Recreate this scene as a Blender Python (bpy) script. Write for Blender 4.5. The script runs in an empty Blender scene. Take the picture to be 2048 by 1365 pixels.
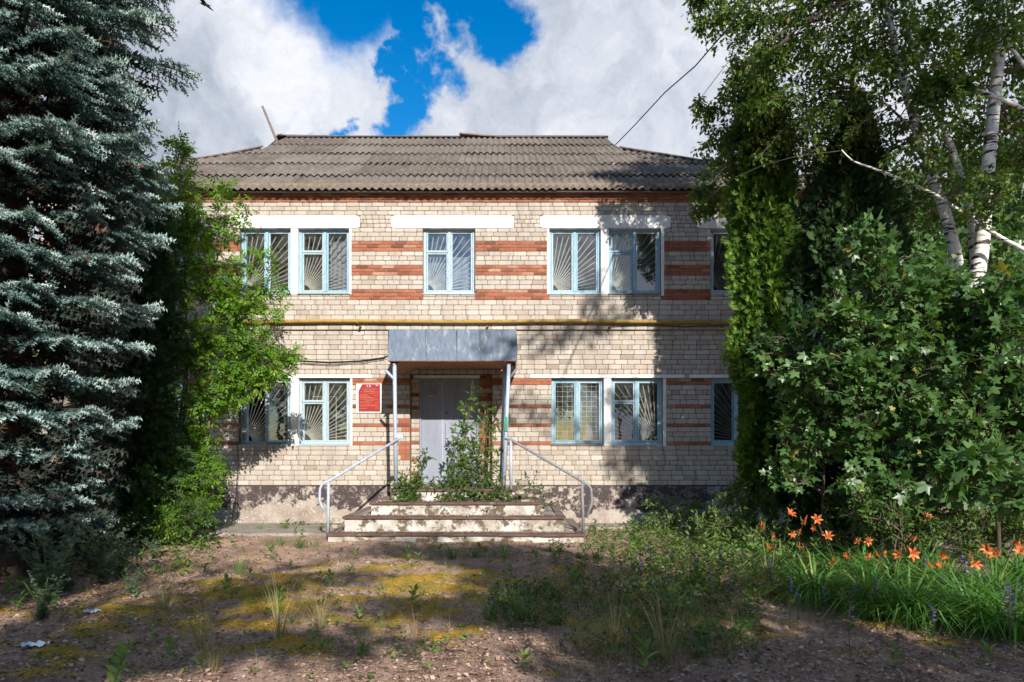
import bpy, math, random
import numpy as np
from mathutils import Vector, Matrix, noise as mnoise

random.seed(7)
rng = np.random.default_rng(7)
S = bpy.context.scene
COL = S.collection

# ------------------------------------------------------------------ camera, sky, sun
F, D, H, HY = 1365.33, 14.1, 1.6, 895.0        # focal length in px of the 2048 px photo, distance to wall, eye height, horizon row
cam_d = bpy.data.cameras.new('camera'); cam = bpy.data.objects.new('camera', cam_d); COL.objects.link(cam)
cam.location = (0, -D, H); cam.rotation_euler = (math.radians(90), 0, 0)
cam_d.sensor_width = 36; cam_d.lens = 24; cam_d.shift_y = (HY-682.5)/2048
cam_d.clip_end = 3000; cam_d.clip_start = 0.05
S.camera = cam

SUN_TO = Vector((0.425, -1.6, 0.89)).normalized()   # towards the sun
sl = bpy.data.lights.new('sun', 'SUN'); sl.energy = 5.0; sl.angle = math.radians(0.53); sl.color = (1.0, 0.94, 0.86)
sun = bpy.data.objects.new('sun', sl); COL.objects.link(sun)
sun.rotation_euler = (-SUN_TO).to_track_quat('-Z', 'Y').to_euler()
elev = math.asin(SUN_TO.z); az = math.atan2(SUN_TO.x, SUN_TO.y)

S.view_settings.view_transform = 'Standard'; S.view_settings.look = 'None'
S.view_settings.gamma = 1; S.view_settings.exposure = 0.65
S.view_settings.use_curve_mapping = False
S.render.engine = 'CYCLES'
S.cycles.max_bounces = 7; S.cycles.diffuse_bounces = 3; S.cycles.glossy_bounces = 3
S.cycles.transparent_max_bounces = 12; S.cycles.transmission_bounces = 3
S.cycles.use_denoising = True
S.cycles.sample_clamp_indirect = 6

W = bpy.data.worlds.new('World'); S.world = W; W.use_nodes = True
nt = W.node_tree; nt.nodes.clear()
def N(t, **k):
    n = nt.nodes.new(t)
    for a, b in k.items(): setattr(n, a, b)
    return n
L = lambda a, b: nt.links.new(a, b)
out = N('ShaderNodeOutputWorld'); bg = N('ShaderNodeBackground'); bg.inputs[1].default_value = 0.1
L(bg.outputs[0], out.inputs[0])
sky = N('ShaderNodeTexSky', sky_type='NISHITA'); sky.sun_disc = False
sky.sun_elevation = elev; sky.sun_rotation = az; sky.altitude = 100; sky.air_density = 1.0; sky.dust_density = 0.3; sky.ozone_density = 2.5
hs = N('ShaderNodeHueSaturation'); hs.inputs['Saturation'].default_value = 1.45; hs.inputs['Value'].default_value = 1.15
L(sky.outputs[0], hs.inputs['Color'])
tc = N('ShaderNodeTexCoord')
nz = N('ShaderNodeTexNoise'); nz.inputs['Scale'].default_value = 5.5; nz.inputs['Detail'].default_value = 7; nz.inputs['Roughness'].default_value = 0.6
L(tc.outputs['Generated'], nz.inputs['Vector'])
sub = N('ShaderNodeVectorMath', operation='SUBTRACT'); L(nz.outputs['Color'], sub.inputs[0]); sub.inputs[1].default_value = (.5, .5, .5)
scl = N('ShaderNodeVectorMath', operation='SCALE'); L(sub.outputs[0], scl.inputs[0]); scl.inputs['Scale'].default_value = 0.30
add = N('ShaderNodeVectorMath', operation='ADD'); L(tc.outputs['Generated'], add.inputs[0]); L(scl.outputs[0], add.inputs[1])
def dirpx(px, py):
    v = Vector((px-1024, F, HY-py)); return v.normalized()
prev = None
for (px, py, r) in [(800, 60, 72), (850, 130, 70), (960, 30, 75), (1020, -20, 90), (800, 200, 55), (648, 238, 42), (755, 130, 45), (800, 262, 48), (870, 10, 60), (700, -160, 200)]:
    dd = N('ShaderNodeVectorMath', operation='DISTANCE'); L(add.outputs[0], dd.inputs[0]); dd.inputs[1].default_value = dirpx(px, py)
    mr = N('ShaderNodeMapRange', interpolation_type='SMOOTHSTEP'); ra = r/F*0.86
    mr.inputs['From Min'].default_value = ra*1.35; mr.inputs['From Max'].default_value = ra*0.7
    L(dd.outputs['Value'], mr.inputs['Value'])
    if prev is None: prev = mr.outputs[0]
    else:
        mx = N('ShaderNodeMath', operation='MAXIMUM'); L(prev, mx.inputs[0]); L(mr.outputs[0], mx.inputs[1]); prev = mx.outputs[0]
n2 = N('ShaderNodeTexNoise'); n2.inputs['Scale'].default_value = 2.3; n2.inputs['Detail'].default_value = 6; n2.inputs['Roughness'].default_value = 0.6
mp = N('ShaderNodeMapping'); mp.inputs['Location'].default_value = (3.1, 7.7, 1.3); L(tc.outputs['Generated'], mp.inputs[0]); L(mp.outputs[0], n2.inputs['Vector'])
m2 = N('ShaderNodeMapRange', interpolation_type='SMOOTHSTEP'); m2.inputs['From Min'].default_value = .40; m2.inputs['From Max'].default_value = .52
L(n2.outputs[0], m2.inputs['Value'])
# the bank of cloud over the building; broken cloud with the sun shining through elsewhere
bk = N('ShaderNodeVectorMath', operation='DISTANCE'); L(add.outputs[0], bk.inputs[0]); bk.inputs[1].default_value = Vector((0, 1, .38)).normalized()
bm = N('ShaderNodeMapRange', interpolation_type='SMOOTHSTEP'); bm.inputs['From Min'].default_value = .72; bm.inputs['From Max'].default_value = 1.0
L(bk.outputs['Value'], bm.inputs['Value'])
mm = N('ShaderNodeMath', operation='MULTIPLY'); L(m2.outputs[0], mm.inputs[0]); L(bm.outputs[0], mm.inputs[1])
mx = N('ShaderNodeMath', operation='MAXIMUM'); L(prev, mx.inputs[0]); L(mm.outputs[0], mx.inputs[1])
# cloud shading
n3 = N('ShaderNodeTexNoise'); n3.inputs['Scale'].default_value = 4.2; n3.inputs['Detail'].default_value = 9; n3.inputs['Roughness'].default_value = 0.62
L(add.outputs[0], n3.inputs['Vector'])
cr = N('ShaderNodeValToRGB'); e = cr.color_ramp.elements
e[0].position = .33; e[0].color = (2.7, 3.1, 3.75, 1); e[1].position = .68; e[1].color = (6.5, 6.6, 6.9, 1)
em = e.new(.48); em.color = (4.3, 4.6, 5.2, 1)
L(n3.outputs[0], cr.inputs[0])
mix = N('ShaderNodeMix', data_type='RGBA'); L(mx.outputs[0], mix.inputs['Factor']); L(cr.outputs[0], mix.inputs[6]); L(hs.outputs[0], mix.inputs[7])
L(mix.outputs[2], bg.inputs[0])

# ------------------------------------------------------------------ helpers
def P3(px, py, Y=0.0):
    d = D+Y
    return Vector(((px-1024)*d/F, Y, H+(HY-py)*d/F))
def G(px, py, z=0.0):
    d = F*(H-z)/(py-HY)
    return Vector(((px-1024)*d/F, d-D, z))
def WX(px, Y=0): return (px-1024)*(D+Y)/F
def WZ(py, Y=0): return H+(HY-py)*(D+Y)/F

def tag(o, label=None, cat=None, group=None, kind=None):
    if label: o['label'] = label
    if cat: o['category'] = cat
    if group: o['group'] = group
    if kind: o['kind'] = kind
    return o
def empty(name, loc, label, cat, group=None, parent=None):
    o = bpy.data.objects.new(name, None); COL.objects.link(o); o.location = loc; o.empty_display_size = .1
    if parent: o.parent = parent
    return tag(o, label, cat, group)
def link(name, me, parent=None, loc=None, kind=None):
    """me is in world coordinates unless loc is given"""
    o = bpy.data.objects.new(name, me); COL.objects.link(o)
    if loc is not None: o.location = loc
    if parent is not None:
        o.parent = parent
        if loc is None:
            q = parent; off = Vector((0, 0, 0))
            while q is not None: off += q.location; q = q.parent
            o.location = -off
    if kind: o['kind'] = kind
    return o
def copy_tree(root, loc=None, rz=None, sc=None):
    r = root.copy(); COL.objects.link(r)
    if loc is not None: r.location = loc
    if rz is not None: r.rotation_euler = (0, 0, rz)
    if sc is not None: r.scale = (sc, sc, sc)
    for ch in list(root.children):
        c = ch.copy(); COL.objects.link(c); c.parent = r
        for g in list(ch.children):
            d_ = g.copy(); COL.objects.link(d_); d_.parent = c
    return r

class MB:
    def __init__(s): s.v = []; s.f = []; s.t = []
    def add(s, vs, fs, tint=None):
        n = len(s.v); s.v += [tuple(v) for v in vs]; s.f += [tuple(i+n for i in f) for f in fs]
        s.t += [random.random() if tint is None else tint]*len(vs)
    def box(s, x0, x1, y0, y1, z0, z1, tint=None):
        vs = [(x0,y0,z0),(x1,y0,z0),(x1,y1,z0),(x0,y1,z0),(x0,y0,z1),(x1,y0,z1),(x1,y1,z1),(x0,y1,z1)]
        s.add(vs, [(0,3,2,1),(4,5,6,7),(0,1,5,4),(1,2,6,5),(2,3,7,6),(3,0,4,7)], tint)
    def bbox(s, x0, x1, y0, y1, z0, z1, b=.004, tint=None):
        """box with its camera-side edges chamfered"""
        vs = [(x0,y1,z0),(x1,y1,z0),(x1,y1,z1),(x0,y1,z1),(x0,y0+b,z0),(x1,y0+b,z0),(x1,y0+b,z1),(x0,y0+b,z1),
              (x0+b,y0,z0+b),(x1-b,y0,z0+b),(x1-b,y0,z1-b),(x0+b,y0,z1-b)]
        s.add(vs, [(0,3,2,1)]+[(a, (a+1)%4, 4+(a+1)%4, 4+a) for a in range(4)]+[(4+a, 4+(a+1)%4, 8+(a+1)%4, 8+a) for a in range(4)]+[(8,9,10,11)], tint)
    def tube(s, pts, r, n=6, caps=True, tint=None):
        pts = [Vector(p) for p in pts]; k = len(pts)
        rs = r if isinstance(r, (list, tuple)) else [r]*k
        vs = []; up0 = None
        for i, p in enumerate(pts):
            t = (pts[min(i+1, k-1)]-pts[max(i-1, 0)]).normalized()
            if up0 is None: up0 = Vector((0, 0, 1)) if abs(t.z) < .9 else Vector((0, 1, 0))
            a = t.cross(up0).normalized(); b = a.cross(t); up0 = b
            for j in range(n):
                an = 2*math.pi*j/n; vs.append(p+(a*math.cos(an)+b*math.sin(an))*rs[i])
        fs = [(i*n+j, i*n+(j+1)%n, (i+1)*n+(j+1)%n, (i+1)*n+j) for i in range(k-1) for j in range(n)]
        if caps: fs += [tuple(range(n-1, -1, -1)), tuple((k-1)*n+j for j in range(n))]
        s.add(vs, fs, tint)
    def mesh(s, name, mat, smooth=False):
        me = bpy.data.meshes.new(name); me.from_pydata(s.v, [], s.f); me.materials.append(mat)
        at = me.attributes.new('tint', 'FLOAT', 'POINT'); at.data.foreach_set('value', s.t)
        if smooth: me.polygons.foreach_set('use_smooth', [True]*len(me.polygons))
        return me
    def build(s, name, mat, parent=None, smooth=False, kind=None, loc=None):
        return link(name, s.mesh(name, mat, smooth), parent, loc, kind)

def arr_mesh(name, V, T, tint, mat, smooth=False):
    """V (n,3), T (m,3) triangles"""
    me = bpy.data.meshes.new(name)
    me.vertices.add(len(V)); me.vertices.foreach_set('co', np.ascontiguousarray(V, dtype=np.float32).ravel())
    m = len(T); me.loops.add(m*3); me.loops.foreach_set('vertex_index', np.ascontiguousarray(T, dtype=np.int32).ravel())
    me.polygons.add(m); me.polygons.foreach_set('loop_start', np.arange(0, m*3, 3, dtype=np.int32))
    me.update(calc_edges=True)
    at = me.attributes.new('tint', 'FLOAT', 'POINT'); at.data.foreach_set('value', np.ascontiguousarray(tint, dtype=np.float32))
    if smooth: me.polygons.foreach_set('use_smooth', np.ones(m, dtype=bool))
    me.materials.append(mat); return me
def nrm(a): return a/np.maximum(np.linalg.norm(a, axis=1, keepdims=True), 1e-9)
def scatter(name, tmpl, P, Dr, Nr, Sc, mat, tint=None):
    """copies template (verts, tris; axis +X, normal +Z) to points P along Dr with normals near Nr"""
    tv, tf = np.array(tmpl[0], float), np.array(tmpl[1], int)
    n = len(P); Dr = nrm(Dr); B = nrm(np.cross(Nr, Dr)); Nn = np.cross(Dr, B)
    Sc = np.broadcast_to(np.asarray(Sc, float).reshape(-1, 1), (n, 1))
    V = (tv[None, :, 0:1]*Dr[:, None, :]+tv[None, :, 1:2]*B[:, None, :]+tv[None, :, 2:3]*Nn[:, None, :])*Sc[:, None, :]+P[:, None, :]
    T = tf[None]+(np.arange(n)*len(tv))[:, None, None]
    if tint is None: tint = rng.random(n)
    return arr_mesh(name, V.reshape(-1, 3), T.reshape(-1, 3), np.repeat(tint, len(tv)), mat)

# ------------------------------------------------------------------ materials
def newmat(name):
    m = bpy.data.materials.new(name); m.use_nodes = True; t = m.node_tree; t.nodes.clear()
    o = t.nodes.new('ShaderNodeOutputMaterial'); return m, t, o
def nd(t, ty, **k):
    n = t.nodes.new(ty)
    for a, b in k.items(): setattr(n, a, b)
    return n
def pos(t, scale=(1, 1, 1)):
    g = nd(t, 'ShaderNodeNewGeometry'); mp = nd(t, 'ShaderNodeMapping'); mp.inputs['Scale'].default_value = scale
    t.links.new(g.outputs['Position'], mp.inputs[0]); return mp.outputs[0]
def noise_(t, vec, scale, detail=4, rough=.6):
    n = nd(t, 'ShaderNodeTexNoise'); n.inputs['Scale'].default_value = scale; n.inputs['Detail'].default_value = detail; n.inputs['Roughness'].default_value = rough
    t.links.new(vec, n.inputs['Vector']); return n.outputs[0]
def ramp(t, fac, stops, interp='LINEAR'):
    r = nd(t, 'ShaderNodeValToRGB'); r.color_ramp.interpolation = interp; e = r.color_ramp.elements
    e[0].position, e[0].color = stops[0][0], (*stops[0][1], 1); e[1].position, e[1].color = stops[-1][0], (*stops[-1][1], 1)
    for p, c in stops[1:-1]: x = e.new(p); x.color = (*c, 1)
    t.links.new(fac, r.inputs[0]); return r.outputs[0]
def mixc(t, f, a, b, mode='MIX'):
    m = nd(t, 'ShaderNodeMix', data_type='RGBA', blend_type=mode)
    for v, s_ in ((f, m.inputs['Factor']), (a, m.inputs[6]), (b, m.inputs[7])):
        if hasattr(v, 'links'): t.links.new(v, s_)
        elif isinstance(v, (int, float)): s_.default_value = v
        else: s_.default_value = (*v, 1)
    return m.outputs[2]
def mrange(t, v, a, b, c=0, d=1):
    m = nd(t, 'ShaderNodeMapRange'); t.links.new(v, m.inputs[0])
    for i, x in enumerate((a, b, c, d)): m.inputs[1+i].default_value = x
    return m.outputs[0]
def math_(t, op, a, b=0):
    m = nd(t, 'ShaderNodeMath', operation=op)
    for v, s_ in ((a, m.inputs[0]), (b, m.inputs[1])):
        if hasattr(v, 'links'): t.links.new(v, s_)
        else: s_.default_value = v
    return m.outputs[0]
def bump(t, h, st=.3, dist=.01):
    b = nd(t, 'ShaderNodeBump'); b.inputs['Strength'].default_value = st; b.inputs['Distance'].default_value = dist
    t.links.new(h, b.inputs['Height']); return b.outputs[0]
def prin(t, o, col, rough=.8, metal=0, nor=None, spec=.3):
    p = nd(t, 'ShaderNodeBsdfPrincipled')
    for v, k in ((col, 'Base Color'), (rough, 'Roughness')):
        if hasattr(v, 'links'): t.links.new(v, p.inputs[k])
        else: p.inputs[k].default_value = (*v, 1) if k == 'Base Color' else v
    p.inputs['Metallic'].default_value = metal; p.inputs['Specular IOR Level'].default_value = spec
    if nor is not None: t.links.new(nor, p.inputs['Normal'])
    t.links.new(p.outputs[0], o.inputs[0]); return p
def tintval(t):
    a = nd(t, 'ShaderNodeAttribute'); a.attribute_name = 'tint'; oi = nd(t, 'ShaderNodeObjectInfo')
    s_ = math_(t, 'ADD', a.outputs['Fac'], oi.outputs['Random']); return math_(t, 'FRACT', s_)

def mat_brick(name, stops, dirt=.5, dcol=(.12, .09, .06)):
    m, t, o = newmat(name); c = ramp(t, tintval(t), stops)
    p = pos(t); n1 = noise_(t, p, 28, 5, .7); n2 = noise_(t, pos(t, (1.3, 1, .6)), 1.1, 8, .72)
    c = mixc(t, mrange(t, n1, .35, .75, 0, .35), c, tuple(x*.55 for x in stops[0][1]), 'MIX')
    c = mixc(t, mrange(t, n2, .48, .78, 0, dirt), c, dcol)
    n3 = noise_(t, pos(t, (5, 1, .35)), 1.2, 7, .7); c = mixc(t, mrange(t, n3, .53, .68, 0, .55), c, tuple(x*.45 for x in stops[1][1]))
    n4 = noise_(t, p, 9, 4, .7); c = mixc(t, mrange(t, n4, .62, .70, 0, .55), c, tuple(x*.4 for x in stops[0][1]))
    prin(t, o, c, .9, nor=bump(t, noise_(t, p, 60, 4), .5, .006)); return m
M = {}
M['white_brick'] = mat_brick('white_brick', [(0, (.35, .305, .255)), (.25, (.46, .41, .355)), (.5, (.41, .365, .31)), (.75, (.50, .455, .40)), (.93, (.42, .35, .29)), (1, (.29, .24, .20))], .6, (.25, .20, .16))
M['red_brick'] = mat_brick('red_brick', [(0, (.15, .055, .038)), (.25, (.31, .10, .055)), (.5, (.40, .145, .08)), (.75, (.25, .08, .05)), (.9, (.36, .12, .06)), (1, (.44, .26, .17))], .5, (.10, .05, .035))
def mat_noisy(name, c1, c2, scale=6, rough=.85, bs=.3, c3=None, s3=40, th=(.55, .7), metal=0, stretch=(1, 1, 1), spec=.3, w1=(.35, .65)):
    m, t, o = newmat(name); p = pos(t, stretch); n = noise_(t, p, scale, 6, .65)
    c = mixc(t, mrange(t, n, *w1), c1, c2)
    if c3 is not None: c = mixc(t, mrange(t, noise_(t, p, s3, 5, .7), *th), c, c3)
    prin(t, o, c, rough, metal, bump(t, noise_(t, p, scale*8, 4), bs, .008), spec); return m
M['mortar'] = mat_noisy('mortar', (.25, .185, .115), (.14, .105, .07), 5, .95, .6, (.36, .28, .19), 22)
M['white_paint'] = mat_noisy('white_paint', (.72, .71, .69), (.60, .58, .55), 4, .8, .3, (.36, .30, .25), 16, (.63, .70))
M['lime_plaster'] = mat_noisy('lime_plaster', (.56, .54, .50), (.28, .24, .19), 2.5, .95, .9, (.12, .09, .06), 4.5, (.50, .57))
M['blue_paint'] = mat_noisy('blue_paint', (.27, .42, .50), (.19, .34, .43), 9, .65, .4, (.50, .52, .50), 30, (.56, .66), stretch=(2, 2, .5))
M['blue_worn'] = mat_noisy('blue_worn', (.42, .50, .53), (.28, .40, .47), 12, .7, .5, (.30, .26, .21), 26, (.54, .64), stretch=(2, 2, .5))
M['grille'] = mat_noisy('grille', (.76, .72, .64), (.6, .52, .42), 10, .6, .1)
M['dark_wood'] = mat_noisy('dark_wood', (.075, .04, .035), (.13, .08, .065), 12, .8, .6, (.25, .2, .17), 9, (.6, .7), stretch=(.4, 1, 1))
M['old_board'] = mat_noisy('old_board', (.21, .17, .15), (.13, .10, .09), 14, .85, .6, (.08, .06, .05), 20, stretch=(.2, 1, 1))
M['concrete'] = mat_noisy('concrete', (.30, .27, .235), (.20, .175, .15), 3, .95, .6, (.12, .10, .06), 8, (.58, .68))
M['interior'] = mat_noisy('interior', (.10, .10, .10), (.07, .065, .06), 1.2, .9, .1)
M['curtain_or_reflection'] = mat_noisy('curtain_or_reflection', (.42, .44, .47), (.26, .28, .32), 3, .9, .3, stretch=(8, 8, .6))
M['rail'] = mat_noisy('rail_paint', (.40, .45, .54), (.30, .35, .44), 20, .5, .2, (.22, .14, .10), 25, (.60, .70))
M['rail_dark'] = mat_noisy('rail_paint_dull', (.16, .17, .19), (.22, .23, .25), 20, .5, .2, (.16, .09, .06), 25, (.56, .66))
M['galv'] = mat_noisy('galvanised', (.14, .185, .24), (.09, .12, .165), 18, .6, .15, (.30, .31, .33), 7, (.56, .68), metal=0, stretch=(1, 1, .35))
M['ply'] = mat_noisy('plywood', (.38, .22, .13), (.24, .13, .08), 6, .8, .3, stretch=(.4, 1, 1))
M['door'] = mat_noisy('door_paint', (.265, .29, .345), (.20, .215, .265), 2.0, .5, .3, (.16, .10, .085), 9, (.60, .68), stretch=(1.6, 1, .5))
M['yellow'] = mat_noisy('pipe_yellow', (.38, .25, .05), (.28, .165, .035), 5, .65, .3, (.16, .09, .04), 12, (.54, .64), stretch=(.6, 1, 1))
M['black'] = mat_noisy('black_cable', (.02, .02, .022), (.035, .03, .03), 10, .6, .1)
M['bird'] = mat_noisy('bird', (.02, .02, .025), (.04, .035, .03), 30, .8, .1)
M['rock'] = mat_noisy('rubble', (.38, .33, .28), (.22, .17, .13), 12, .95, .6)
M['red_sign'] = mat_noisy('red_sign', (.30, .02, .022), (.24, .018, .02), 8, .6, .05)
M['gold'] = mat_noisy('gold_ink', (.48, .17, .06), (.42, .14, .07), 8, .5, .05)
M['paper'] = mat_noisy('paper', (.75, .73, .70), (.6, .58, .55), 8, .8, .1)
M['emblem'] = mat_noisy('emblem_blue', (.05, .07, .28), (.1, .1, .3), 40, .6, .05)
M['green_paint'] = mat_noisy('green_drip', (.03, .28, .12), (.02, .2, .1), 8, .5, .05)
M['plastic'] = mat_noisy('litter_plastic', (.45, .58, .72), (.6, .68, .75), 30, .3, .3)
M['rust'] = mat_noisy('rust', (.25, .09, .04), (.14, .06, .035), 14, .85, .4)

def m_plinth():
    m, t, o = newmat('plinth'); p = pos(t); g = nd(t, 'ShaderNodeNewGeometry'); sp = nd(t, 'ShaderNodeSeparateXYZ'); t.links.new(g.outputs['Position'], sp.inputs[0])
    base = mixc(t, mrange(t, noise_(t, p, 2.2, 6, .65), .35, .65), (.38, .33, .28), (.24, .19, .155))
    base = mixc(t, mrange(t, noise_(t, p, 22, 5, .7), .55, .68), base, (.50, .46, .41))
    pitch = mixc(t, noise_(t, p, 30, 4), (.035, .025, .025), (.075, .055, .055))
    edge = math_(t, 'ADD', sp.outputs['Z'], math_(t, 'MULTIPLY', math_(t, 'SUBTRACT', noise_(t, p, 1.1, 7, .62), .5), 1.3))
    mk = mrange(t, edge, .38, .40)
    hole = mrange(t, noise_(t, p, 3.4, 10, .88), .525, .54)
    mk = math_(t, 'MULTIPLY', mk, math_(t, 'SUBTRACT', 1, hole))
    c = mixc(t, mk, base, pitch)
    prin(t, o, c, .85, nor=bump(t, noise_(t, p, 18, 6, .7), .8, .02)); return m
M['plinth'] = m_plinth()
def m_roof():
    m, t, o = newmat('asbestos_cement'); p = pos(t)
    c = ramp(t, tintval(t), [(0, (.095, .077, .065)), (.4, (.125, .104, .09)), (.8, (.145, .122, .105)), (1, (.10, .085, .068))])
    c = mixc(t, mrange(t, noise_(t, p, 2.3, 6, .7), .45, .7, 0, .7), c, (.055, .047, .04))
    ps = pos(t, (9, 1.2, 1.2)); c = mixc(t, mrange(t, noise_(t, ps, 2.4, 6, .75), .5, .7, 0, .6), c, (.24, .215, .19))
    c = mixc(t, mrange(t, noise_(t, p, 7, 7, .75), .60, .70, 0, .7), c, (.13, .125, .06))
    c = mixc(t, mrange(t, noise_(t, p, 45, 4, .7), .60, .7, 0, .5), c, (.06, .05, .045))
    prin(t, o, c, .92, nor=bump(t, noise_(t, p, 40, 5), .5, .008)); return m
M['roof'] = m_roof()
def m_ground():
    m, t, o = newmat('litter_ground'); p = pos(t)
    a = nd(t, 'ShaderNodeAttribute'); a.attribute_name = 'moss'
    c = ramp(t, noise_(t, p, 48, 6, .85), [(.30, (.12, .065, .045)), (.40, (.46, .28, .20)), (.52, (.72, .49, .375)), (.68, (.88, .73, .62))])
    c = mixc(t, mrange(t, noise_(t, p, 8, 9, .85), .52, .60, 0, .65), c, (.15, .095, .065))
    c = mixc(t, mrange(t, noise_(t, pos(t, (1, 1.6, 1)), 17, 6, .8), .60, .66, 0, .7), c, (.62, .50, .42))
    c = mixc(t, mrange(t, noise_(t, p, 1.3, 7, .7), .42, .60, 0, .6), c, (.24, .155, .11))
    ms = ramp(t, noise_(t, p, 38, 5, .8), [(.3, (.11, .06, .012)), (.42, (.42, .235, .03)), (.54, (.66, .41, .06)), (.70, (.74, .57, .15))])
    ms = mixc(t, mrange(t, noise_(t, p, 2.1, 4, .6), .47, .60, 0, .75), ms, (.26, .25, .045))
    fine = math_(t, 'ADD', a.outputs['Fac'], math_(t, 'MULTIPLY', math_(t, 'SUBTRACT', noise_(t, p, 5, 10, .9), .5), 3.4))
    fine = math_(t, 'ADD', fine, math_(t, 'MULTIPLY', math_(t, 'SUBTRACT', noise_(t, p, 26, 5, .8), .5), 1.4))
    c = mixc(t, mrange(t, fine, .48, .60), c, ms)
    h = math_(t, 'ADD', noise_(t, p, 34, 6, .8), math_(t, 'MULTIPLY', noise_(t, p, 120, 3, .6), .4))
    prin(t, o, c, .95, nor=bump(t, h, 1.0, .06), spec=.15); return m
M['ground'] = m_ground()
def m_leaf(name, stops, trans=.35, rough=.5, spec=.35, var=.25):
    m, t, o = newmat(name); a = nd(t, 'ShaderNodeAttribute'); a.attribute_name = 'tint'
    c = ramp(t, a.outputs['Fac'], stops)
    pr = prin(t, o, c, rough, spec=spec)
    tr = nd(t, 'ShaderNodeBsdfTranslucent'); c2 = mixc(t, 1.0, c, (1.5, 1.45, .5), 'MULTIPLY'); t.links.new(c2, tr.inputs[0])
    ms = nd(t, 'ShaderNodeMixShader'); ms.inputs[0].default_value = trans
    t.links.new(pr.outputs[0], ms.inputs[1]); t.links.new(tr.outputs[0], ms.inputs[2]); t.links.new(ms.outputs[0], o.inputs[0]); return m
M['l_birch'] = m_leaf('birch_leaf', [(0, (.04, .09, .015)), (.6, (.11, .19, .03)), (.93, (.19, .27, .05)), (1, (.32, .26, .05))], .4)
M['l_maple'] = m_leaf('maple_leaf', [(0, (.03, .085, .02)), (.5, (.07, .15, .04)), (.9, (.14, .24, .08)), (1, (.34, .30, .07))], .33, .38, .5)
M['l_ash'] = m_leaf('ash_maple_leaf', [(0, (.045, .12, .01)), (.5, (.11, .23, .015)), (1, (.22, .34, .03))], .4)
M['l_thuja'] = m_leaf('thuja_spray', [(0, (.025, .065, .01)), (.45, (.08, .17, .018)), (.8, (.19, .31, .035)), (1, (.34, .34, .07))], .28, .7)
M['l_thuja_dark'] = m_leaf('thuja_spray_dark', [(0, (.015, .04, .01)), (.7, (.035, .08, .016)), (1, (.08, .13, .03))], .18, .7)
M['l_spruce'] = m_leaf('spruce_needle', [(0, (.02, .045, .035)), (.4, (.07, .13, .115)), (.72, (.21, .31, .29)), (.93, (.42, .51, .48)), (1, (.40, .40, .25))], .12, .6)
M['l_dead'] = m_leaf('dead_needle', [(0, (.022, .035, .026)), (.85, (.04, .05, .036)), (1, (.13, .07, .045))], .1, .8)
M['l_shrub'] = m_leaf('shrub_leaf', [(0, (.025, .065, .012)), (.5, (.06, .125, .02)), (1, (.12, .20, .04))], .35)
M['l_weed'] = m_leaf('weed_leaf', [(0, (.05, .09, .025)), (.5, (.09, .17, .03)), (.9, (.16, .25, .06)), (1, (.25, .27, .08))], .35)
M['l_mug'] = m_leaf('mugwort_leaf', [(0, (.06, .10, .06)), (1, (.15, .21, .13))], .25, .7)
M['l_lily'] = m_leaf('lily_leaf', [(0, (.04, .12, .02)), (.6, (.10, .25, .05)), (.93, (.18, .34, .08)), (1, (.34, .28, .10))], .35, .4)
M['l_dry'] = m_leaf('dry_grass', [(0, (.22, .17, .09)), (.6, (.33, .27, .15)), (1, (.16, .20, .06))], .3, .8)
M['l_litter'] = m_leaf('fallen_leaf', [(0, (.07, .04, .03)), (.5, (.28, .17, .12)), (.88, (.44, .31, .24)), (.98, (.52, .42, .35)), (1, (.22, .24, .06))], .1, .9)
M['orange'] = m_leaf('orange_petal', [(0, (.50, .07, .015)), (.6, (.68, .14, .03)), (1, (.74, .27, .09))], .3)
M['purple'] = m_leaf('purple_petal', [(0, (.14, .07, .38)), (1, (.34, .2, .62))], .3)
M['stem'] = m_leaf('green_stem', [(0, (.06, .10, .03)), (1, (.13, .15, .06))], .1)
M['twig'] = mat_noisy('twig_bark', (.16, .12, .09), (.09, .065, .05), 14, .9, .4)
M['bark'] = mat_noisy('dark_bark', (.09, .065, .05), (.045, .032, .026), 12, .95, .9, stretch=(2, 2, .5))
def m_birchbark():
    m, t, o = newmat('birch_bark'); p = pos(t, (1.6, 1.6, 9)); p1 = pos(t)
    c = mixc(t, noise_(t, p1, 5, 5, .6), (.58, .55, .50), (.72, .70, .67))
    n = noise_(t, p, 2.6, 4, .55); c = mixc(t, mrange(t, n, .545, .575), c, (.04, .03, .027))
    n = noise_(t, pos(t, (3, 3, 26)), 2.0, 3, .5); c = mixc(t, mrange(t, n, .6, .66, 0, .8), c, (.16, .13, .11))
    g = nd(t, 'ShaderNodeNewGeometry'); sp = nd(t, 'ShaderNodeSeparateXYZ'); t.links.new(g.outputs['Position'], sp.inputs[0])
    low = math_(t, 'ADD', sp.outputs['Z'], math_(t, 'MULTIPLY', noise_(t, p1, 5, 6, .7), 2.4))
    c = mixc(t, mrange(t, low, 4.7, 4.3), c, (.10, .065, .055))
    prin(t, o, c, .7, nor=bump(t, n, .4, .01)); return m
M['birch_bark'] = m_birchbark()
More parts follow.
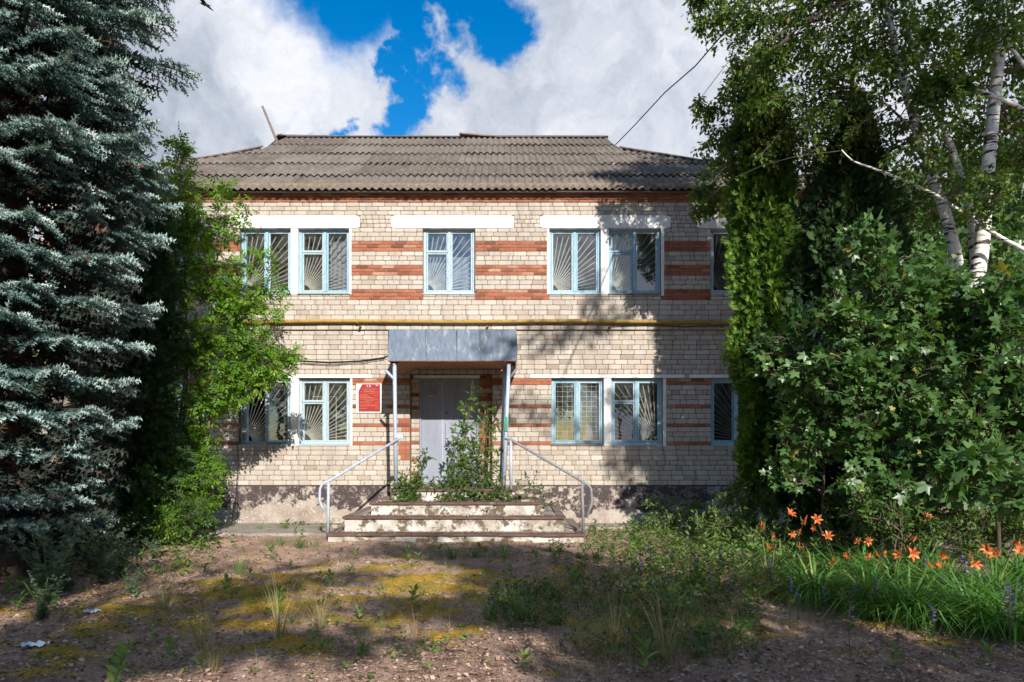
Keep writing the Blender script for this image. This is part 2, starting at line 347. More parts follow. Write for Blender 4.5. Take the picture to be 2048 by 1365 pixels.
def m_glass():
    m, t, o = newmat('window_glass'); p = pos(t)
    tr = nd(t, 'ShaderNodeBsdfTransparent'); tr.inputs[0].default_value = (.72, .76, .78, 1)
    gl = nd(t, 'ShaderNodeBsdfGlossy'); gl.inputs['Roughness'].default_value = .02; gl.inputs[0].default_value = (.9, .95, 1, 1)
    t.links.new(bump(t, noise_(t, p, 2.5, 2), .12, .02), gl.inputs['Normal'])
    df = nd(t, 'ShaderNodeBsdfDiffuse'); df.inputs[0].default_value = (.45, .45, .43, 1)
    fr = nd(t, 'ShaderNodeFresnel'); fr.inputs[0].default_value = 1.5
    f2 = math_(t, 'MULTIPLY', fr.outputs[0], 3.6)
    a = nd(t, 'ShaderNodeMixShader'); t.links.new(f2, a.inputs[0]); t.links.new(tr.outputs[0], a.inputs[1]); t.links.new(gl.outputs[0], a.inputs[2])
    b = nd(t, 'ShaderNodeMixShader'); t.links.new(mrange(t, noise_(t, p, 5, 7, .7), .4, .75, .02, .17), b.inputs[0]); t.links.new(a.outputs[0], b.inputs[1]); t.links.new(df.outputs[0], b.inputs[2])
    t.links.new(b.outputs[0], o.inputs[0]); return m
M['glass'] = m_glass()

# ------------------------------------------------------------------ ground
def moss_at(x, y):
    d = D+y
    if y > -.4 or d < 2: return 0
    m = mnoise.fractal((x*1.6, y*2.6, 1.7), .8, 2.1, 4)*.9
    # most moss on the trodden middle, less on the litter near the camera
    core = math.exp(-((x+1.0)/3.0)**2-((y+6.3)/2.2)**2)
    core2 = .7*math.exp(-((x+3.6)/1.6)**2-((y+8.2)/1.6)**2)+.6*math.exp(-((x-2.5)/2.0)**2-((y+7.9)/1.0)**2)
    return min(1, max(0, m*.8+core*.72+core2*.6-.04))
def ground_z(x, y):
    z = .028*mnoise.noise((x*.9, y*.9, 0))+.014*mnoise.noise((x*4, y*4, 3))+.016*mnoise.noise((x*9, y*9, 5))
    if y > -2.2: z -= .0
    return z
def make_ground():
    def axis(lo, hi, fine0, fine1, step, coarse):
        a = list(np.arange(fine0, fine1, step)); b = [fine0-c for c in coarse if fine0-c > lo][::-1]; c_ = [fine1+c for c in coarse if fine1+c < hi]
        return [lo]+b+a+c_+[hi]
    coarse = [.3, .7, 1.3, 2.2, 4, 7, 12, 20, 40, 80, 160]
    xs = axis(-420, 420, -6.5, 6.5, .045, coarse); ys = axis(-420, 420, -10.6, .1, .045, coarse)
    nx, ny = len(xs), len(ys); V = np.zeros((nx*ny, 3)); mo = np.zeros(nx*ny)
    k = 0
    for y in ys:
        for x in xs:
            near = abs(x) < 14 and -14 < y < .2
            m = moss_at(x, y) if near else 0
            z = (ground_z(x, y)+(.06*max(0, m-.35)*(1+.9*mnoise.noise((x*9, y*9, 9))) if m > .35 else 0)) if near else -.02
            V[k] = (x, y, z); mo[k] = m; k += 1
    idx = np.arange(nx*ny).reshape(ny, nx)
    a, b, c, d_ = idx[:-1, :-1].ravel(), idx[:-1, 1:].ravel(), idx[1:, 1:].ravel(), idx[1:, :-1].ravel()
    T = np.concatenate([np.stack([a, b, c], 1), np.stack([a, c, d_], 1)])
    me = arr_mesh('ground', V, T, mo, M['ground'], True)
    at = me.attributes.new('moss', 'FLOAT', 'POINT'); at.data.foreach_set('value', mo.astype(np.float32))
    o = link('ground', me); o['kind'] = 'structure'
make_ground()
mb = MB()
for (a, b, y0, y1) in [(-6.6, -3.35, -1.75, -.02), (1.35, 7.0, -.75, -.02)]:   # concrete apron along the wall
    n = 26; vs = []; fs = []
    for j in range(2):
        for i in range(n+1):
            x = a+(b-a)*i/n; yy = y1 if j else y0+.12*mnoise.noise((x*2, 0, 5))
            vs.append((x, yy, .045))
    vs += [(v[0], v[1]-.02, -.06) for v in vs[:n+1]]
    fs = [(i, i+1, n+2+i, n+1+i) for i in range(n)]+[(2*n+2+i, 2*n+3+i, i+1, i) for i in range(n)]
    mb.add(vs, fs, .5)
o = mb.build('pavement', M['concrete']); o['kind'] = 'structure'

# ------------------------------------------------------------------ building
BX0, BX1, BDEP = -9.75, 7.05, 11.0
WT = .38
ZT = WZ(378)+.12
UP = [(150, 252), (275, 376), (480, 582), (596, 700), (846, 950), (1098, 1202), (1217, 1322), (1421, 1522), (1545, 1645)]
LO = [(150, 252), (275, 374), (478, 582), (597, 700), (1103, 1208), (1222, 1326), (1422, 1525), (1545, 1645)]
PIERS_U = [(252, 275), (582, 596), (1202, 1217), (1522, 1545)]
PIERS_L = [(252, 275), (582, 597), (1208, 1222), (1525, 1545)]
LINT_U = [(130, 380), (461, 720), (783, 1028), (1080, 1341), (1393, 1665)]
LINT_L = [(132, 378), (463, 745), (1060, 1369), (1378, 1665)]
openings = []   # x0,x1,z0,z1
for a, b in UP: openings.append((WX(a), WX(b), WZ(587), WZ(456)))
for a, b in LO: openings.append((WX(a), WX(b), WZ(889), WZ(757)))
DOOR = (WX(820), WX(984), WZ(970), WZ(746))
openings.append(DOOR)

bld = empty('brick_building', (0, 5, 0), 'two-storey pale brick building with red brick bands and a grey corrugated roof', 'building')
# mortar wall with real openings
xs = sorted({BX0, BX1, *[v for o_ in openings for v in o_[:2]]}); zs = sorted({0.0, ZT, *[v for o_ in openings for v in o_[2:]]})
def is_open(x, z): return any(a < x < b and c < z < d_ for a, b, c, d_ in openings)
mb = MB()
for i in range(len(xs)-1):
    for j in range(len(zs)-1):
        x0, x1, z0, z1 = xs[i], xs[i+1], zs[j], zs[j+1]
        if is_open((x0+x1)/2, (z0+z1)/2): continue
        mb.add([(x0, 0, z0), (x1, 0, z0), (x1, 0, z1), (x0, 0, z1)], [(0, 1, 2, 3)], .5)
        mb.add([(x0, WT, z0), (x1, WT, z0), (x1, WT, z1), (x0, WT, z1)], [(3, 2, 1, 0)], .5)
for a, b, c, d_ in openings:
    mb.add([(a, 0, c), (b, 0, c), (b, WT, c), (a, WT, c)], [(0, 1, 2, 3)], .5)
    mb.add([(a, 0, d_), (b, 0, d_), (b, WT, d_), (a, WT, d_)], [(3, 2, 1, 0)], .5)
    mb.add([(a, 0, c), (a, WT, c), (a, WT, d_), (a, 0, d_)], [(0, 1, 2, 3)], .5)
    mb.add([(b, 0, c), (b, WT, c), (b, WT, d_), (b, 0, d_)], [(3, 2, 1, 0)], .5)
mb.build('wall', M['mortar'], bld)
mb = MB()   # side and rear walls
mb.box(BX0, BX0+WT, WT, BDEP, 0, ZT); mb.box(BX1-WT, BX1, WT, BDEP, 0, ZT); mb.box(BX0, BX1, BDEP, BDEP+WT, 0, ZT)
mb.build('outer_wall', M['white_brick'], bld)
mb = MB()
mb.box(BX0+WT, BX1-WT, WT, BDEP, .70, .82); mb.box(BX0+WT, BX1-WT, WT, BDEP, 3.75, 3.9); mb.box(BX0+WT, BX1-WT, WT, BDEP, ZT-.35, ZT-.2)
mb.box(BX0+WT, BX1-WT, 4.2, 4.3, .82, ZT-.35)
for x in (-6.8, -2.9, 0.3, 3.6): mb.box(x, x+.12, WT, 4.2, .82, ZT-.35)
mb.build('interior_partition', M['interior'], bld)

# brick courses, in photo rows: (top, bottom, kind)
def course(lo, hi, n, kind): return [(lo+(hi-lo)*i/n, lo+(hi-lo)*(i+1)/n, kind) for i in range(n)]
C = []
C += course(405, 431, 3, 'w')+course(431, 456, 3, 'h')
C += course(456, 483, 3, 'w')+course(483, 503.5, 3, 'r')+course(503.5, 531, 3, 'w')+course(531, 551.5, 3, 'r')+course(551.5, 579.5, 3, 'w')+course(579.5, 600.5, 3, 'r')
C += course(600.5, 641, 4, 'w')+course(641, 661, 2, 'b')+course(661, 749, 9, 'w')+course(749, 757, 1, 'w1')
C += course(757, 770.5, 2, 'r')+course(770.5, 810, 4, 'w')+course(810, 817, 1, 'r')+course(817, 848, 3, 'w')+course(848, 854.5, 1, 'r')+course(854.5, 884, 3, 'w')+course(884, 891, 1, 'r')+course(891, 971, 8, 'w')
GAP = .0115
bricks = {'w': [], 'r': []}
def subtract(a, b, holes):
    segs = [(a, b)]
    for h0, h1 in holes:
        n = []
        for s0, s1 in segs:
            if h1 <= s0 or h0 >= s1: n.append((s0, s1)); continue
            if h0 > s0: n.append((s0, h0))
            if h1 < s1: n.append((h1, s1))
        segs = n
    return segs
def blocked(y0, y1):
    ym = (y0+y1)/2; hs_ = []
    if 432 < ym < 456: hs_ += [(WX(a), WX(b)) for a, b in LINT_U]
    if 749 < ym < 757: hs_ += [(WX(a), WX(b)) for a, b in LINT_L]
    if 456 < ym < 589: hs_ += [(WX(a), WX(b)) for a, b in UP+PIERS_U]
    if 757 < ym < 891: hs_ += [(WX(a), WX(b)) for a, b in LO+PIERS_L]
    if 746 < ym < 971: hs_ += [(DOOR[0], DOOR[1])]
    return hs_
def lay(x0, x1, z0, z1, kind, unit, phase, yf, proud):
    x = x0-((phase+x0*0) % 1.0)*unit if phase else x0
    k = 0
    while x < x1-.015:
        u = unit*(1+random.uniform(-.05, .05))
        if kind == 'w' and random.random() < .08: u *= .52
        a, b = max(x, x0), min(x+u, x1)
        if x1-b < .05: b = x1; u = b-x
        if b-a > .035:
            bricks[kind].append((a+GAP*.5, b-GAP*.5, z0+GAP*.45, z1-GAP*.45, yf, proud+random.uniform(-.003, .004)))
        x = x+u if b < x1 else x1
for ci, (y0, y1, k) in enumerate(C):
    z1, z0 = WZ(y0), WZ(y1); kind = 'r' if k == 'r' else 'w'
    unit = .258 if k not in 'h' else .131
    if k == 'w' and ci % 5 == 3: unit = .165
    off = 0
    if k == 'b': off = -.045
    holes = blocked(y0, y1)
    if k == 'r':   # the bands stand only between the window groups; beyond them the wall is pale
        ym = (y0+y1)/2
        ext = [(WX(a), WX(b)) for a, b in (UP+PIERS_U if ym < 700 else LO+PIERS_L)]
        for a, b in ext:
            for a2, b2 in subtract(a, b, holes): lay(a2, b2, z0, z1, 'w', .258, .01, 0, .010)
        holes = holes+ext
    for a, b in subtract(BX0, BX1, holes):
        lay(a, b, z0, z1, kind, unit, (.37*ci) % 1.0 or .01, off, .010)
# the bands stop beside the canopy (photo: red patches only on the strips by the door)
mb = MB()
mb.box(BX0-.02, BX1+.02, -.045, -.001, WZ(661)+.002, WZ(641)-.002, .5)
mb.build('belt_course', M['mortar'], bld)
# corbelled cornice of red headers
for i, (ya, yb, pr) in enumerate([(398.5, 405, .02), (392, 398.5, .045), (385.5, 392, .07), (379, 385.5, .10)]):
    lay(BX0-pr, BX1+pr, WZ(yb, -pr), WZ(ya, -pr), 'r', .131 if i < 2 else .258, .3*i+.01, -pr, .008)
mb = MB()
for i, (ya, yb, pr) in enumerate([(398.5, 405, .02), (392, 398.5, .045), (385.5, 392, .07), (379, 385.5, .10)]):
    mb.box(BX0-pr, BX1+pr, -pr, .3+.01*i, WZ(yb, -pr)+.001, WZ(ya, -pr)-.001, .5)
mb.build('cornice', M['mortar'], bld)
# recessed door surround
IY = .17
mb = MB()
dx0, dx1, dzt = WX(839, IY), WX(958, IY), WZ(757, IY)
mb.box(DOOR[0], dx0, IY, WT+.02, DOOR[2], DOOR[3], .5); mb.box(dx1, DOOR[1], IY, WT+.02, DOOR[2], DOOR[3], .5); mb.box(dx0, dx1, IY+.001, WT+.02, dzt, DOOR[3], .5)
mb.build('door_surround', M['mortar'], bld)
z = DOOR[2]; i = 0
seq = ['w', 'w', 'r', 'w', 'w', 'r', 'w', 'w', 'w', 'r', 'w', 'w', 'r', 'w', 'w', 'w', 'w', 'r', 'w', 'w', 'r', 'w', 'w', 'w', 'r', 'w', 'w']
while z < DOOR[3]-.02 and i < len(seq):
    k = seq[i]; h = .098 if k == 'w' else .073
    for a, b in ((DOOR[0], dx0), (dx1, DOOR[1])):
        kk = 'r' if (b > 0 or a > dx0) and i % 3 != 0 and i > 4 else k
        lay(a, b, z, min(z+h, DOOR[3]), kk, .258 if i % 2 else .16, 0, IY, .008)
    z += h; i += 1
# swap the bands near the door strips: red patches left of the door
for arr in (bricks['w'][:],):
    for b in arr:
        px0 = b[0]*F/D+1024; py = HY-((b[2]+b[3])/2-H)*F/D
        if b[4] == 0 and 797 < px0+1 < 818 and (840 < py < 862 or 888 < py < 920): bricks['w'].remove(b); bricks['r'].append(b)

def brick_geo(mb, a, b, z0, z1, yf, pr, tint=None):
    c = min(.016, (b-a)*.2); e = .006
    y0 = yf-pr; y1 = yf+.006
    ring = lambda i, c_: [(a+i+c_, z0+i), (b-i-c_, z0+i), (b-i, z0+i+c_*.8), (b-i, z1-i-c_*.8), (b-i-c_, z1-i), (a+i+c_, z1-i), (a+i, z1-i-c_*.8), (a+i, z0+i+c_*.8)]
    vs = [(x, y1, z) for x, z in ring(0, c)]+[(x, y0+e*.5, z) for x, z in ring(0, c)]+[(x, y0, z) for x, z in ring(e, c)]
    fs = [(i, (i+1) % 8, 8+(i+1) % 8, 8+i) for i in range(8)]+[(8+i, 8+(i+1) % 8, 16+(i+1) % 8, 16+i) for i in range(8)]+[tuple(range(16, 24))]
    mb.add(vs, fs, tint)
for key, nm in (('w', 'white_brick'), ('r', 'red_brick')):
    L_ = bricks[key]
    def vis(b):
        px = (b[0]+b[1])/2*F/D+1024; py = HY-((b[2]+b[3])/2-H)*F/D
        full = (b[1]-b[0]) > (.2 if key == 'w' else .1)
        return full and b[4] == 0 and ((610 < px < 1290) if key == 'w' else (440 < px < 1420))
    cand = [b for b in L_ if vis(b)]; cand.sort(key=lambda b: ((b[0]+b[1])/2)**2*.6+((b[2]+b[3])/2-2.6)**2)
    chosen = set(map(id, cand[:300]))
    ub = MB(); brick_geo(ub, -.125, .125, -.044 if key == 'w' else -.031, .044 if key == 'w' else .031, 0, .01, 0.0)
    um = ub.mesh(nm, M[nm]); hh = .088 if key == 'w' else .062
    rest = MB()
    for b in L_:
        if id(b) in chosen:
            o = bpy.data.objects.new(nm, um); COL.objects.link(o); o.parent = bld
            o.location = ((b[0]+b[1])/2, b[4]-5-(b[5]-.01), (b[2]+b[3])/2); o.scale = ((b[1]-b[0])/.25, 1, (b[3]-b[2])/hh)
            o.rotation_euler = (0, random.uniform(-.006, .006), 0)
        else: brick_geo(rest, *b)
    rest.build(nm+'work', M[nm], bld, kind='stuff')

# lintels and painted piers
for a, b in LINT_U:
    mb = MB(); n = 30; xa, xb, z0, z1 = WX(a), WX(b), WZ(457), WZ(431.5)
    up = [(xa+(xb-xa)*i/n, z1+random.uniform(-.008, .006)-(.035 if i in (0, n) else 0)) for i in range(n+1)]; dn = [(xa+(xb-xa)*i/n, z0+random.uniform(-.004, .004)+(.02 if i in (0, n) else 0)) for i in range(n+1)]
    vs = [(x, -.022, z) for x, z in dn]+[(x, -.022, z) for x, z in up]+[(x, .1, z) for x, z in dn]+[(x, .1, z) for x, z in up]
    m = n+1; fs = []
    for i in range(n): fs += [(i, i+1, m+i+1, m+i), (m+i, m+i+1, 3*m+i+1, 3*m+i), (2*m+i, 2*m+i+1, i+1, i)]
    fs += [(0, m, 3*m, 2*m), (n, 2*m+n, 3*m+n, m+n)]
    mb.add(vs, fs, .5); mb.build('lintel', M['white_paint'], bld)
for a, b in LINT_L:
    mb = MB(); mb.bbox(WX(a), WX(b), -.020, .08, WZ(756.5), WZ(749.5), .006, .5); mb.build('lintel', M['white_paint'], bld)
for (a, b), (ya, yb) in [(p, (457.5, 590)) for p in PIERS_U]+[(p, (757.5, 893)) for p in PIERS_L]:
    mb = MB(); mb.bbox(WX(a)-.004, WX(b)+.004, -.018, .2, WZ(yb), WZ(ya), .008, .5); mb.build('pier', M['white_paint'], bld)
for px, y0, y1 in [(1323.5, 457.5, 592), (1327.5, 757.5, 893), (1098-2.5, 457.5, 589), (700, 457.5, 589), (702, 757.5, 892)]:
    mb = MB(); mb.box(WX(px)-.015, WX(px)+.03 if px < 1300 else WX(px)+.045, -.014, .1, WZ(y1), WZ(y0), .5); mb.build('painted_reveal', M['white_paint'], bld)

# plinth
mb = MB(); n = 150
zt = WZ(973); vs = []
for j, (z, y) in enumerate([(-.1, -.075), (.2, -.07), (.45, -.062), (zt-.05, -.055), (zt, -.035), (zt, .0)]):
    for i in range(n+1):
        x = BX0-.06+(BX1-BX0+.12)*i/n
        vs.append((x, y+(.014*mnoise.noise((x*2.5, z*5, 0)) if j < 5 else 0), z))
mb.add(vs, [(j*(n+1)+i, j*(n+1)+i+1, (j+1)*(n+1)+i+1, (j+1)*(n+1)+i) for j in range(5) for i in range(n)], .5)
mb.build('plinth', M['plinth'], bld, smooth=True)
mb = MB(); mb.box(BX0, BX1, -.028, .0, WZ(978)+.0, WZ(971)-.002, .5); mb.build('damp_course', M['black'], bld)

# windows ------------------------------------------------------------
def window(idx, px0, px1, py0, py1, vent=False, grille='fanL', opensash=False, worn=False, curtain_or_reflection=None, label=None):
    x0, x1, z0, z1 = WX(px0), WX(px1), WZ(py1), WZ(py0)
    w = bpy.data.objects.new('window', None); COL.objects.link(w); w.parent = bld; w.location = ((x0+x1)/2, -5+.1, z0)
    if label: w['label'] = label
    bm_ = M['blue_worn'] if worn else M['blue_paint']
    fy = .085; fw = .058
    mb = MB()
    mb.bbox(x0, x0+fw, fy, fy+.11, z0, z1); mb.bbox(x1-fw, x1, fy, fy+.11, z0, z1)
    mb.bbox(x0+fw, x1-fw, fy+.001, fy+.11, z1-fw, z1); mb.bbox(x0+fw, x1-fw, fy+.001, fy+.11, z0+.01, z0+.05)
    xm = (x0+x1)/2; mb.bbox(xm-.03, xm+.03, fy-.008, fy+.11, z0+.05, z1-fw)
    mb.build('frame', bm_, w)
    mb = MB(); mb.add([(x0-.005, -.03, z0-.012), (x1+.005, -.03, z0-.012), (x1+.005, fy+.03, z0+.025), (x0-.005, fy+.03, z0+.025), (x0-.005, -.03, z0-.03), (x1+.005, -.03, z0-.03)], [(0, 1, 2, 3), (4, 5, 1, 0)], .5)
    mb.build('sill', M['blue_worn'] if idx % 3 else M['old_board'], w)
    panes = []
    for side in (0, 1):
        a, b = (x0+fw, xm-.03) if side == 0 else (xm+.03, x1-fw)
        c, e = z0+.05, z1-fw; sw = .034
        mb = MB(); g = MB()
        def sash(ax, bx, cz, ez, yy=fy+.012):
            mb.bbox(ax+.003, ax+sw, yy, yy+.045, cz, ez, .004); mb.bbox(bx-sw, bx-.003, yy, yy+.045, cz, ez, .004)
            mb.bbox(ax+sw, bx-sw, yy+.001, yy+.045, cz+.002, cz+sw, .004); mb.bbox(ax+sw, bx-sw, yy+.001, yy+.045, ez-sw, ez-.002, .004)
            g.add([(ax+sw-.004, yy+.025, cz+sw-.004), (bx-sw+.004, yy+.025, cz+sw-.004), (bx-sw+.004, yy+.025, ez-sw+.004), (ax+sw-.004, yy+.025, ez-sw+.004)], [(0, 1, 2, 3)], .5)
        if vent and side == 0:
            zm = c+(e-c)*.66
            sash(a, b, c, zm-.008); sash(a, b, zm+.008, e); mb.bbox(a+.002, b-.002, fy-.004, fy+.05, zm-.007, zm+.007, .002)
        else: sash(a, b, c, e)
        if opensash:   # leaves swung out of the wall around their outer edge
            hinge = Vector((a if side == 0 else b, fy+.01, 0)); ang = math.radians(-62 if side == 0 else 38)
            rot = Matrix.Translation(hinge) @ Matrix.Rotation(ang, 4, 'Z') @ Matrix.Translation(-hinge)
            for q in (mb, g): q.v = [tuple(rot @ Vector(v)) for v in q.v]
        so = mb.build('sash', M['blue_worn'] if (opensash or (idx+side) % 2) else bm_, w)
        gl = g.build('pane', M['glass'], w)
    # grille
    mb = MB(); gy = fy+.10; r = .0105
    ax, bx, cz, ez = x0+fw*.7, x1-fw*.7, z0+.06, z1-fw*.9
    def clip_ray(ox, oz, dx, dz, r0):
        ts = []
        if dx > 1e-6: ts.append((bx-ox)/dx)
        if dx < -1e-6: ts.append((ax-ox)/dx)
        if dz > 1e-6: ts.append((ez-oz)/dz)
        if dz < -1e-6: ts.append((cz-oz)/dz)
        t = min(ts)
        if t > r0: mb.tube([(ox+dx*r0, gy, oz+dz*r0), (ox+dx*t, gy, oz+dz*t)], r, 4)
    if grille == 'grid':
        for i in range(11): x = ax+(bx-ax)*i/10; mb.tube([(x, gy, cz), (x, gy, ez)], .0045, 4)
        for j in range(13): z = cz+(ez-cz)*j/12; mb.tube([(ax, gy+.004, z), (bx, gy+.004, z)], .0045, 4)
    else:
        s_ = 1 if grille.startswith('fanL') else -1
        ox = ax if s_ == 1 else bx; r0 = .17
        if 'in' in grille: ox = ax+(bx-ax)*(.92 if s_ == -1 else .08)
        n = 16
        for i in range(n+1):
            an = math.radians(2+86*i/n)
            clip_ray(ox, cz, s_*math.cos(an), math.sin(an), r0)
        mb.tube([(ox+s_*r0*math.cos(a_), gy, cz+r0*math.sin(a_)) for a_ in [math.pi/2*k/8 for k in range(9)]], r*1.2, 4)
        mb.tube([(ax, gy, cz), (bx, gy, cz), (bx, gy, ez), (ax, gy, ez), (ax, gy, cz)], r, 4)
        if 'box' in grille:
            mb.tube([(ax+.2, gy-.01, ez-.32), (xm+.2, gy-.01, ez-.32), (xm+.2, gy-.01, cz)], r, 4)
    mb.build('grille', M['grille'], w)
    if curtain_or_reflection:
        for (u0, u1, v0, v1) in curtain_or_reflection:
            mb = MB(); n = 14; vs = []
            for j in (0, 1):
                for i in range(n+1):
                    u = u0+(u1-u0)*i/n; vs.append((ax+(bx-ax)*u, gy+.12+.02*math.sin(i*2.1)+.01*mnoise.noise((i, j, idx)), cz+(ez-cz)*(v1 if j else v0+.03*mnoise.noise((i*.5, 0, idx)))))
            mb.add(vs, [(i, i+1, n+2+i, n+1+i) for i in range(n)], .5); mb.build('curtain_or_reflection', M['curtain_or_reflection'], w)
    return w
UW = [dict(), dict(), dict(grille='fanL'), dict(vent=True, grille='fanL', curtain_or_reflection=[(.55, 1, .0, .9)]), dict(vent=True, worn=True, grille='fanL', curtain_or_reflection=[(0, 1, 0, .62)]),  # fourth entry: pale sheet standing in for a bright reflection in its right pane
      dict(grille='fanL'), dict(vent=True, grille='fanL'), dict(grille='fanL'), dict(vent=True, curtain_or_reflection=[(0, 1, 0, 1)])]
LW = [dict(), dict(), dict(grille='fanL', opensash=True, worn=True), dict(vent=True, worn=True, grille='fanLbox'), dict(grille='grid'), dict(vent=True, grille='fanRinbox'), dict(grille='fanRin'), dict(grille='fanR', vent=True)]
for i, (a, b) in enumerate(UP): window(i, a, b, 456, 587, **UW[i])
for i, (a, b) in enumerate(LO): window(i+20, a, b, 757, 889, label='window with its leaves swung open' if i == 2 else ('window with a square mesh grille' if i == 4 else None), **LW[i])
# sacks behind the mesh grille
for (px, w_, z_, lab) in [(1132, .42, .30, 'pale sack slumped behind the mesh grille, nearer the door'), (1178, .40, .42, 'pale sack behind the mesh grille, by the painted pier')]:
    c = P3(px, 880, .42); mb = MB(); vs = []; fs = []
    for j in range(9):
        v = j/8; rr = math.sin(math.pi*min(.96, max(.06, v)))**.5
        for i in range(14):
            a_ = 2*math.pi*i/14; k = 1+.12*mnoise.noise((i*.7, j*.9, px))
            vs.append((c.x+w_*.5*rr*k*math.cos(a_), c.y+.12+.16*rr*k*math.sin(a_), .82+(WZ(889)-.82+z_)*v))
    fs = [(j*14+i, j*14+(i+1) % 14, (j+1)*14+(i+1) % 14, (j+1)*14+i) for j in range(8) for i in range(14)]+[tuple(range(8*14, 9*14))]
    mb.add(vs, fs); o = mb.build('sack', M['curtain_or_reflection'], smooth=True); tag(o, lab, 'sack')

# roof ---------------------------------------------------------------
EY, EZ = -.25, WZ(378, -.25)            # eave edge
RD = 19.6-D; RZ = H+620*19.6/F          # ridge
SLP = (RZ-EZ)/(RD-EY); LS = math.hypot(RZ-EZ, RD-EY)
cs, sn = (RD-EY)/LS, (RZ-EZ)/LS
XL0, XR0 = -10.05, 7.35; gv = None
gd = 17.9-D; gvv = (gd-EY)/cs            # slope length where the gablets begin
XLG, XRG = (525-1024)/F*17.9, (1240-1024)/F*17.9
XLR, XRR = (553-1024)/F*19.6-.0, (1215-1024)/F*19.6
def vmax(x):
    if x < XLG: return gvv*(x-XL0)/(XLG-XL0)
    if x > XRG: return gvv*(XR0-x)/(XR0-XRG)
    if x < XLR: return LS
    return LS
def vmaxb(x):   # ridge ends lean inwards
    if XLG <= x < XLG+.12: return gvv+(LS-gvv)*(x-XLG)/.12
    if XRG-.12 < x <= XRG: return gvv+(LS-gvv)*(XRG-x)/.12
    return vmax(x)
roof = bpy.data.objects.new('roof', None); COL.objects.link(roof); roof.parent = bld; roof.location = (0, -5, 0)
PW = .157; AMP = .024; NW = 7; SW = NW*PW; RH = LS/5
x = XL0; col = 0
while x < XR0:
    xe = min(x+SW, XR0)
    for row in range(5):
        v0, v1 = row*RH-(.10 if row else 0), (row+1)*RH
        nseg = max(2, int(round((xe-x)/PW*8))); jit = random.uniform(-.035, .025); lift = random.uniform(0, .012); xo = random.uniform(-.01, .01)
        vs = []; ok = 0; keep = []
        for i in range(nseg+1):
            xx = x+(xe-x)*i/nseg+(.02 if i == nseg else 0); vm = vmaxb(xx)
            if vm <= v0+.02: keep.append(False); a_, b_ = v0, v0+.001
            else: keep.append(True); a_, b_ = v0+jit, min(v1, vm)
            h = AMP*math.cos(2*math.pi*(xx+xo)/PW)
            for v, up in ((a_, .034 if row else .0), (b_, -.004)):
                hh = h+up+lift
                vs.append((xx, EY+v*cs-hh*sn, EZ+v*sn+hh*cs))
        vs += [(v[0], v[1]+.006*sn+.0, v[2]-.008) for v in vs[::2]]
        m = 2*(nseg+1); fs = []
        for i in range(nseg):
            if keep[i] and keep[i+1]: fs += [(2*i, 2*i+2, 2*i+3, 2*i+1), (m+i, m+i+1, 2*i+2, 2*i)]
        run = best = 0; bi = 0
        for i_, kp in enumerate(keep):
            run = run+1 if kp else 0
            if run > best: best, bi = run, i_
        keep = [bi-best < i_ <= bi for i_ in range(len(keep))]
        fs = []
        for i in range(nseg):
            if keep[i] and keep[i+1]: fs += [(2*i, 2*i+2, 2*i+3, 2*i+1), (m+i, m+i+1, 2*i+2, 2*i)]
        if best > 4:
            used = sorted({q for f in fs for q in f}); mp_ = {q: w_ for w_, q in enumerate(used)}; vs = [vs[q] for q in used]; fs = [tuple(mp_[q] for q in f) for f in fs]
            mb = MB(); mb.add(vs, fs); mb.build('roof_sheet', M['roof'], roof, smooth=True)
    x += SW; col += 1
# hips, rear slope, gablets, boards
BY = BDEP+WT+.3
mb = MB()
zl = EZ
pL, pR = Vector((XLG, EY+gvv*cs, EZ+gvv*sn)), Vector((XRG, EY+gvv*cs, EZ+gvv*sn)); rL, rR = Vector((XLR, RD, RZ)), Vector((XRR, RD, RZ))
pLb, pRb = Vector((XLG, 2*RD-pL.y, pL.z)), Vector((XRG, 2*RD-pR.y, pR.z))
mb.add([(XL0, EY, EZ), pL, pLb, (XL0, BY, EZ)], [(0, 1, 2, 3)]); mb.add([(XR0, EY, EZ), (XR0, BY, EZ), pRb, pR], [(0, 1, 2, 3)])
mb.add([(XL0, BY, EZ), pLb, rL, rR, pRb, (XR0, BY, EZ)], [(0, 1, 2, 3, 4, 5)])
mb.build('hip_slope', M['roof'], roof)
mb = MB(); mb.add([pL+Vector((.05, 0, 0)), pLb+Vector((.05, 0, 0)), rL+Vector((.05, 0, 0))], [(0, 1, 2)]); mb.add([pR-Vector((.05, 0, 0)), rR-Vector((.05, 0, 0)), pRb-Vector((.05, 0, 0))], [(0, 1, 2)])
mb.build('gablet', M['old_board'], roof)
mb = MB(); mb.box(XL0+.05, XR0-.05, EY+.05, -.10, EZ-.035, EZ-.028); mb.build('soffit', M['old_board'], roof)
def board(a, b, w=.09, t=.025, mt='old_board', nm='ridge_board'):
    a, b = Vector(a), Vector(b); d_ = (b-a).normalized(); s_ = d_.cross(Vector((0, 0, 1))).normalized()*w; u = s_.cross(d_).normalized()*t
    vs = [a-s_, a+s_, b+s_, b-s_, a-s_+u, a+s_+u, b+s_+u, b-s_+u]
    m_ = MB(); m_.add(vs, [(0, 3, 2, 1), (4, 5, 6, 7), (0, 1, 5, 4), (1, 2, 6, 5), (2, 3, 7, 6), (3, 0, 4, 7)]); return m_.build(nm, M[mt], roof)
RY = RD-.08
def RP(px, py): return P3(px, py, RY)
board(RP(556, 274), RP(690, 276), .10); board(RP(575, 277), RP(921, 277.5), .12, .03, 'roof'); board(RP(919, 271), RP(985, 277), .12, .035); board(RP(985, 275.5), RP(1216, 276), .10); board(RP(990, 278), RP(1208, 278), .13, .03, 'roof')
board(RP(552, 277), RP(566, 272), .10)
def hp(p): return Vector(p)
